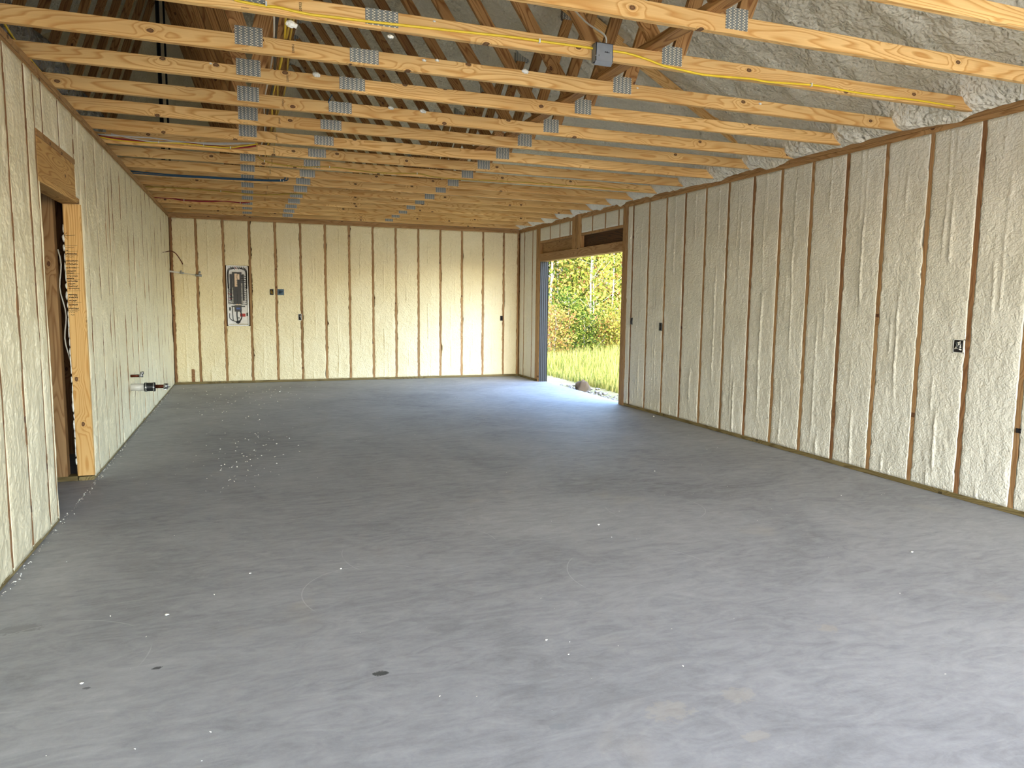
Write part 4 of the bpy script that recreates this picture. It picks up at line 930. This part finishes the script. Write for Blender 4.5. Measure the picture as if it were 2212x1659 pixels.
# ------------------------------------------------------------------ outdoors
def gz(x, y=10): return -0.10 - 0.045*max(0.0, x-XR)
mb = MB(); gx = np.linspace(XR+0.16, 60, 70); gy = np.linspace(-40, 70, 80)
GX, GY = np.meshgrid(gx, gy, indexing='ij'); GZ_ = -0.10-0.045*(GX-XR) + 0.05*fbm(GX*0.6, GY*0.6, 1.0, 3)
GZ_[0, :] = -0.12
mb.grid(np.stack([GX, GY, GZ_], -1)); link('meadow', mb.mesh('meadow', M_GROUND), kind='structure')
mb = MB(); mb.box((-30, -40, -0.12), (XR+0.16, YF-0.16, -0.02)); link('driveway', mb.mesh('driveway', M_DRIVE), kind='structure')
mb = MB(); mb.box((-40, -40, -0.2), (-7.2, 70, -0.1)); mb.box((-7.2, D+0.16, -0.2), (XR+0.16, 70, -0.1)); link('yard', mb.mesh('yard', M_GROUND), kind='structure')

NP = np.random.RandomState(4)
def leaf_mesh(name, cents, size, mat, droop=0.0):
    n = len(cents); c = np.asarray(cents); s = size*(0.6+0.8*NP.rand(n))[:, None]
    a = NP.randn(n, 3); a /= np.linalg.norm(a, axis=1)[:, None]; b = NP.randn(n, 3); b -= (b*a).sum(1)[:, None]*a; b /= np.linalg.norm(b, axis=1)[:, None]
    nn = np.cross(a, b)
    V = np.stack([c-a*s, c+b*s*0.55+nn*s*0.12, c+a*s, c-b*s*0.55+nn*s*0.12], 1).reshape(-1, 3)
    I = np.arange(n)[:, None]*4; F_ = np.concatenate([I+np.array([[0, 1, 2]]), I+np.array([[0, 2, 3]])], 0)
    me = bpy.data.meshes.new(name); me.from_pydata(V.tolist(), [], F_.tolist()); me.materials.append(mat); return me
def tree(x, y, hgt, lean, nleaf, spread, mat, label, cat='tree', size=0.06, trunk_r=0.05, low=0.12, fork=True, name='tree'):
    g = gz(x)-0.05; r = thing(name, (x, y, g), label, cat, 'woodland plants outside the doorway')
    rd = random.Random(int(x*97+y*31)); mb = MB()
    trunk = [(lean*hgt*(t/8)**1.3+0.03*rd.uniform(-1, 1), 0.04*rd.uniform(-1, 1), hgt*t/8) for t in range(9)]
    mb.tube(trunk, [trunk_r*(1-0.08*t) for t in range(9)], 7); tips = []
    for q in range(16 if fork else 9):
        t = rd.randint(1, 7); p = Vector(trunk[t]); az = rd.uniform(0, 6.28); L = spread*rd.uniform(0.5, 1.1)
        e = p + Vector((math.cos(az)*L, math.sin(az)*L, L*rd.uniform(0.3, 1.1))); m = (p+e)/2+Vector((0, 0, -0.05*L))
        mb.tube([p, m, e], [trunk_r*0.4, trunk_r*0.25, trunk_r*0.1], 5); tips += [m, e, (m+e)/2]
    link('trunk', mb.mesh('trunk', M_BARK), parent=r)
    cl = []
    T_ = np.array([tuple(t) for t in tips]); idx = NP.randint(0, len(T_), nleaf)
    cents = T_[idx] + NP.randn(nleaf, 3)*spread*0.30; extra = NP.rand(nleaf) < 0.45
    cents[extra] = np.stack([NP.randn(extra.sum())*spread*0.6 + lean*hgt*0.5, NP.randn(extra.sum())*spread*0.6, low*hgt + NP.rand(extra.sum())*hgt*(1-low)], 1)
    cents[:, 2] = np.clip(cents[:, 2], 0.05, None)
    link('foliage', leaf_mesh('foliage', cents, size, mat), parent=r)
    return r
def vdir(px_): d = ray(px_, 700); return d[0]/d[1]
def at_px(px_, Y): return vdir(px_)*Y
tree(at_px(1274, 20.0), 20.0, 6.5, 0.02, 1500, 0.9, M_LEAF, 'slender pale-barked tree, the front one in the middle of the doorway view', trunk_r=0.032)
tree(at_px(1284, 20.6), 20.6, 6.0, -0.03, 1300, 0.8, M_LEAF, 'slender pale-barked tree close right of the middle tree', trunk_r=0.028)
tree(at_px(1322, 21.5), 21.5, 6.5, 0.0, 1500, 0.9, M_LEAF2, 'pale-barked tree at the right edge of the doorway view', trunk_r=0.032)
tree(at_px(1187, 22.0), 22.0, 6.0, 0.02, 1500, 0.9, M_LEAF2, 'russet-leaved tree beside the metal jamb at the left edge of the doorway view', trunk_r=0.05)
spec = [(1205, 23.5, 5.5, 4200, 1.3, M_LEAF3), (1240, 24.0, 6, 4200, 1.3, M_LEAF), (1275, 25, 6, 4600, 1.4, M_LEAF2), (1310, 24, 6, 4200, 1.3, M_LEAF), (1345, 25, 6, 4200, 1.3, M_LEAF3),
        (1380, 24, 6, 3000, 1.4, M_LEAF), (1150, 25, 6, 3000, 1.5, M_LEAF), (1110, 26, 6, 2500, 1.5, M_LEAF2), (1430, 25, 6, 2500, 1.5, M_LEAF2), (1225, 28, 8, 3600, 1.8, M_LEAF3), (1290, 29, 8, 3600, 1.9, M_LEAF3), (1350, 28, 8, 3000, 1.9, M_LEAF)]
side = ['left edge', 'left of centre', 'middle', 'right of centre', 'right edge', 'far right, behind the jamb post', 'far left, behind the metal jamb', 'farthest left', 'farthest right', 'left, in the rear row', 'middle, in the rear row', 'right, in the rear row']
kindn = {M_LEAF.name: 'yellow-green', M_LEAF2.name: 'russet', M_LEAF3.name: 'green'}
for (px_, Y, hg, nl, spd, m), s_ in zip(spec, side):
    tree(at_px(px_, Y), Y, hg, random.uniform(-0.03, 0.03), int(nl*1.7), spd, m, 'bushy %s woodland tree beyond the doorway, %s' % (kindn[m.name], s_), size=0.062, trunk_r=0.045, low=0.02)
for i, (px_, Y, hg, m, lb) in enumerate(((1200, 18.6, 1.5, M_LEAF2, 'low russet shrub at the left of the doorway view'), (1230, 19.0, 1.9, M_LEAF3, 'low green shrub left of the middle tree'), (1305, 19.0, 1.3, M_LEAF2, 'low russet shrub right of the middle tree'),
                                 (1335, 18.8, 1.7, M_LEAF, 'low yellow-green shrub at the right of the doorway view'), (1262, 18.8, 1.5, M_LEAF3, 'low green shrub below the middle tree'))):
    tree(at_px(px_, Y), Y, hg, 0.0, 2400, 0.5, m, lb, 'shrub', size=0.038, trunk_r=0.02, low=0.05, name='shrub')
# long grass
n = 30000
t_ = NP.rand(n)**0.8; gy_ = 9.5+t_*10.5; vx = 0.36+NP.rand(n)*0.30; gx_ = gy_*vx + NP.randn(n)*0.2; keep = gx_ > XR+1.2; gx_, gy_ = gx_[keep], gy_[keep]; n = len(gx_)
hh_ = 0.08+0.62*NP.rand(n)**2*np.clip((gx_-XR-0.8)/3.5, 0.12, 1)+0.15*np.clip(vn(gx_*0.8, gy_*0.8), 0, 1); az = NP.rand(n)*6.28; wd_ = 0.006+0.006*NP.rand(n); ben = 0.25*hh_*(0.3+NP.rand(n))
base = np.stack([gx_, gy_, -0.11-0.045*(gx_-XR)], 1); dirv = np.stack([np.cos(az), np.sin(az), 0*az], 1); perp = np.stack([-np.sin(az), np.cos(az), 0*az], 1); up_ = np.array([[0, 0, 1.0]])
V = np.stack([base-perp*wd_[:, None], base+perp*wd_[:, None], base+up_*hh_[:, None]*0.6+dirv*ben[:, None]*0.3+perp*wd_[:, None]*0.7, base+up_*hh_[:, None]*0.6+dirv*ben[:, None]*0.3-perp*wd_[:, None]*0.7, base+up_*hh_[:, None]+dirv*ben[:, None]], 1).reshape(-1, 3)
I = np.arange(n)[:, None]*5; Fq = (I+np.array([[0, 1, 2, 3]])).tolist(); Ft = (I+np.array([[3, 2, 4]])).tolist()
me = bpy.data.meshes.new('grass'); me.from_pydata(V.tolist(), [], Fq+Ft); me.materials.append(M_GRASS)
link('long_grass', me, label='sunlit long yellow-green grass growing outside the doorway', cat='grass', kind='stuff')
mb = MB(); p = on_x(1259, 842, 5.45)
mb.blob((0, 0, 0.03), (0.13, 0.11, 0.15), seed=77, n=12, m=16, amp=0.34); mb.blob((-0.13, -0.05, -0.02), (0.09, 0.08, 0.05), seed=78, n=8, m=10, amp=0.3)
link('rock', mb.mesh('rock', M_ROCK), loc=(5.45, float(p[1]), -0.12), label='rounded brown rock just outside the doorway sill', cat='rock')
mb = MB(); rd = random.Random(8)
for i in range(420):
    y = rd.uniform(8.6, 12.3); x = XR+0.18+abs(rd.gauss(0, 0.35)); r = rd.uniform(0.012, 0.04); mb.blob((x, y, gz(x)+r*0.3), (r, r*0.8, r*0.6), seed=i, n=4, m=6)
link('gravel_strip', mb.mesh('gravel', M_GRAVEL), label='strip of grey gravel along the slab outside the doorway', cat='gravel', kind='stuff')
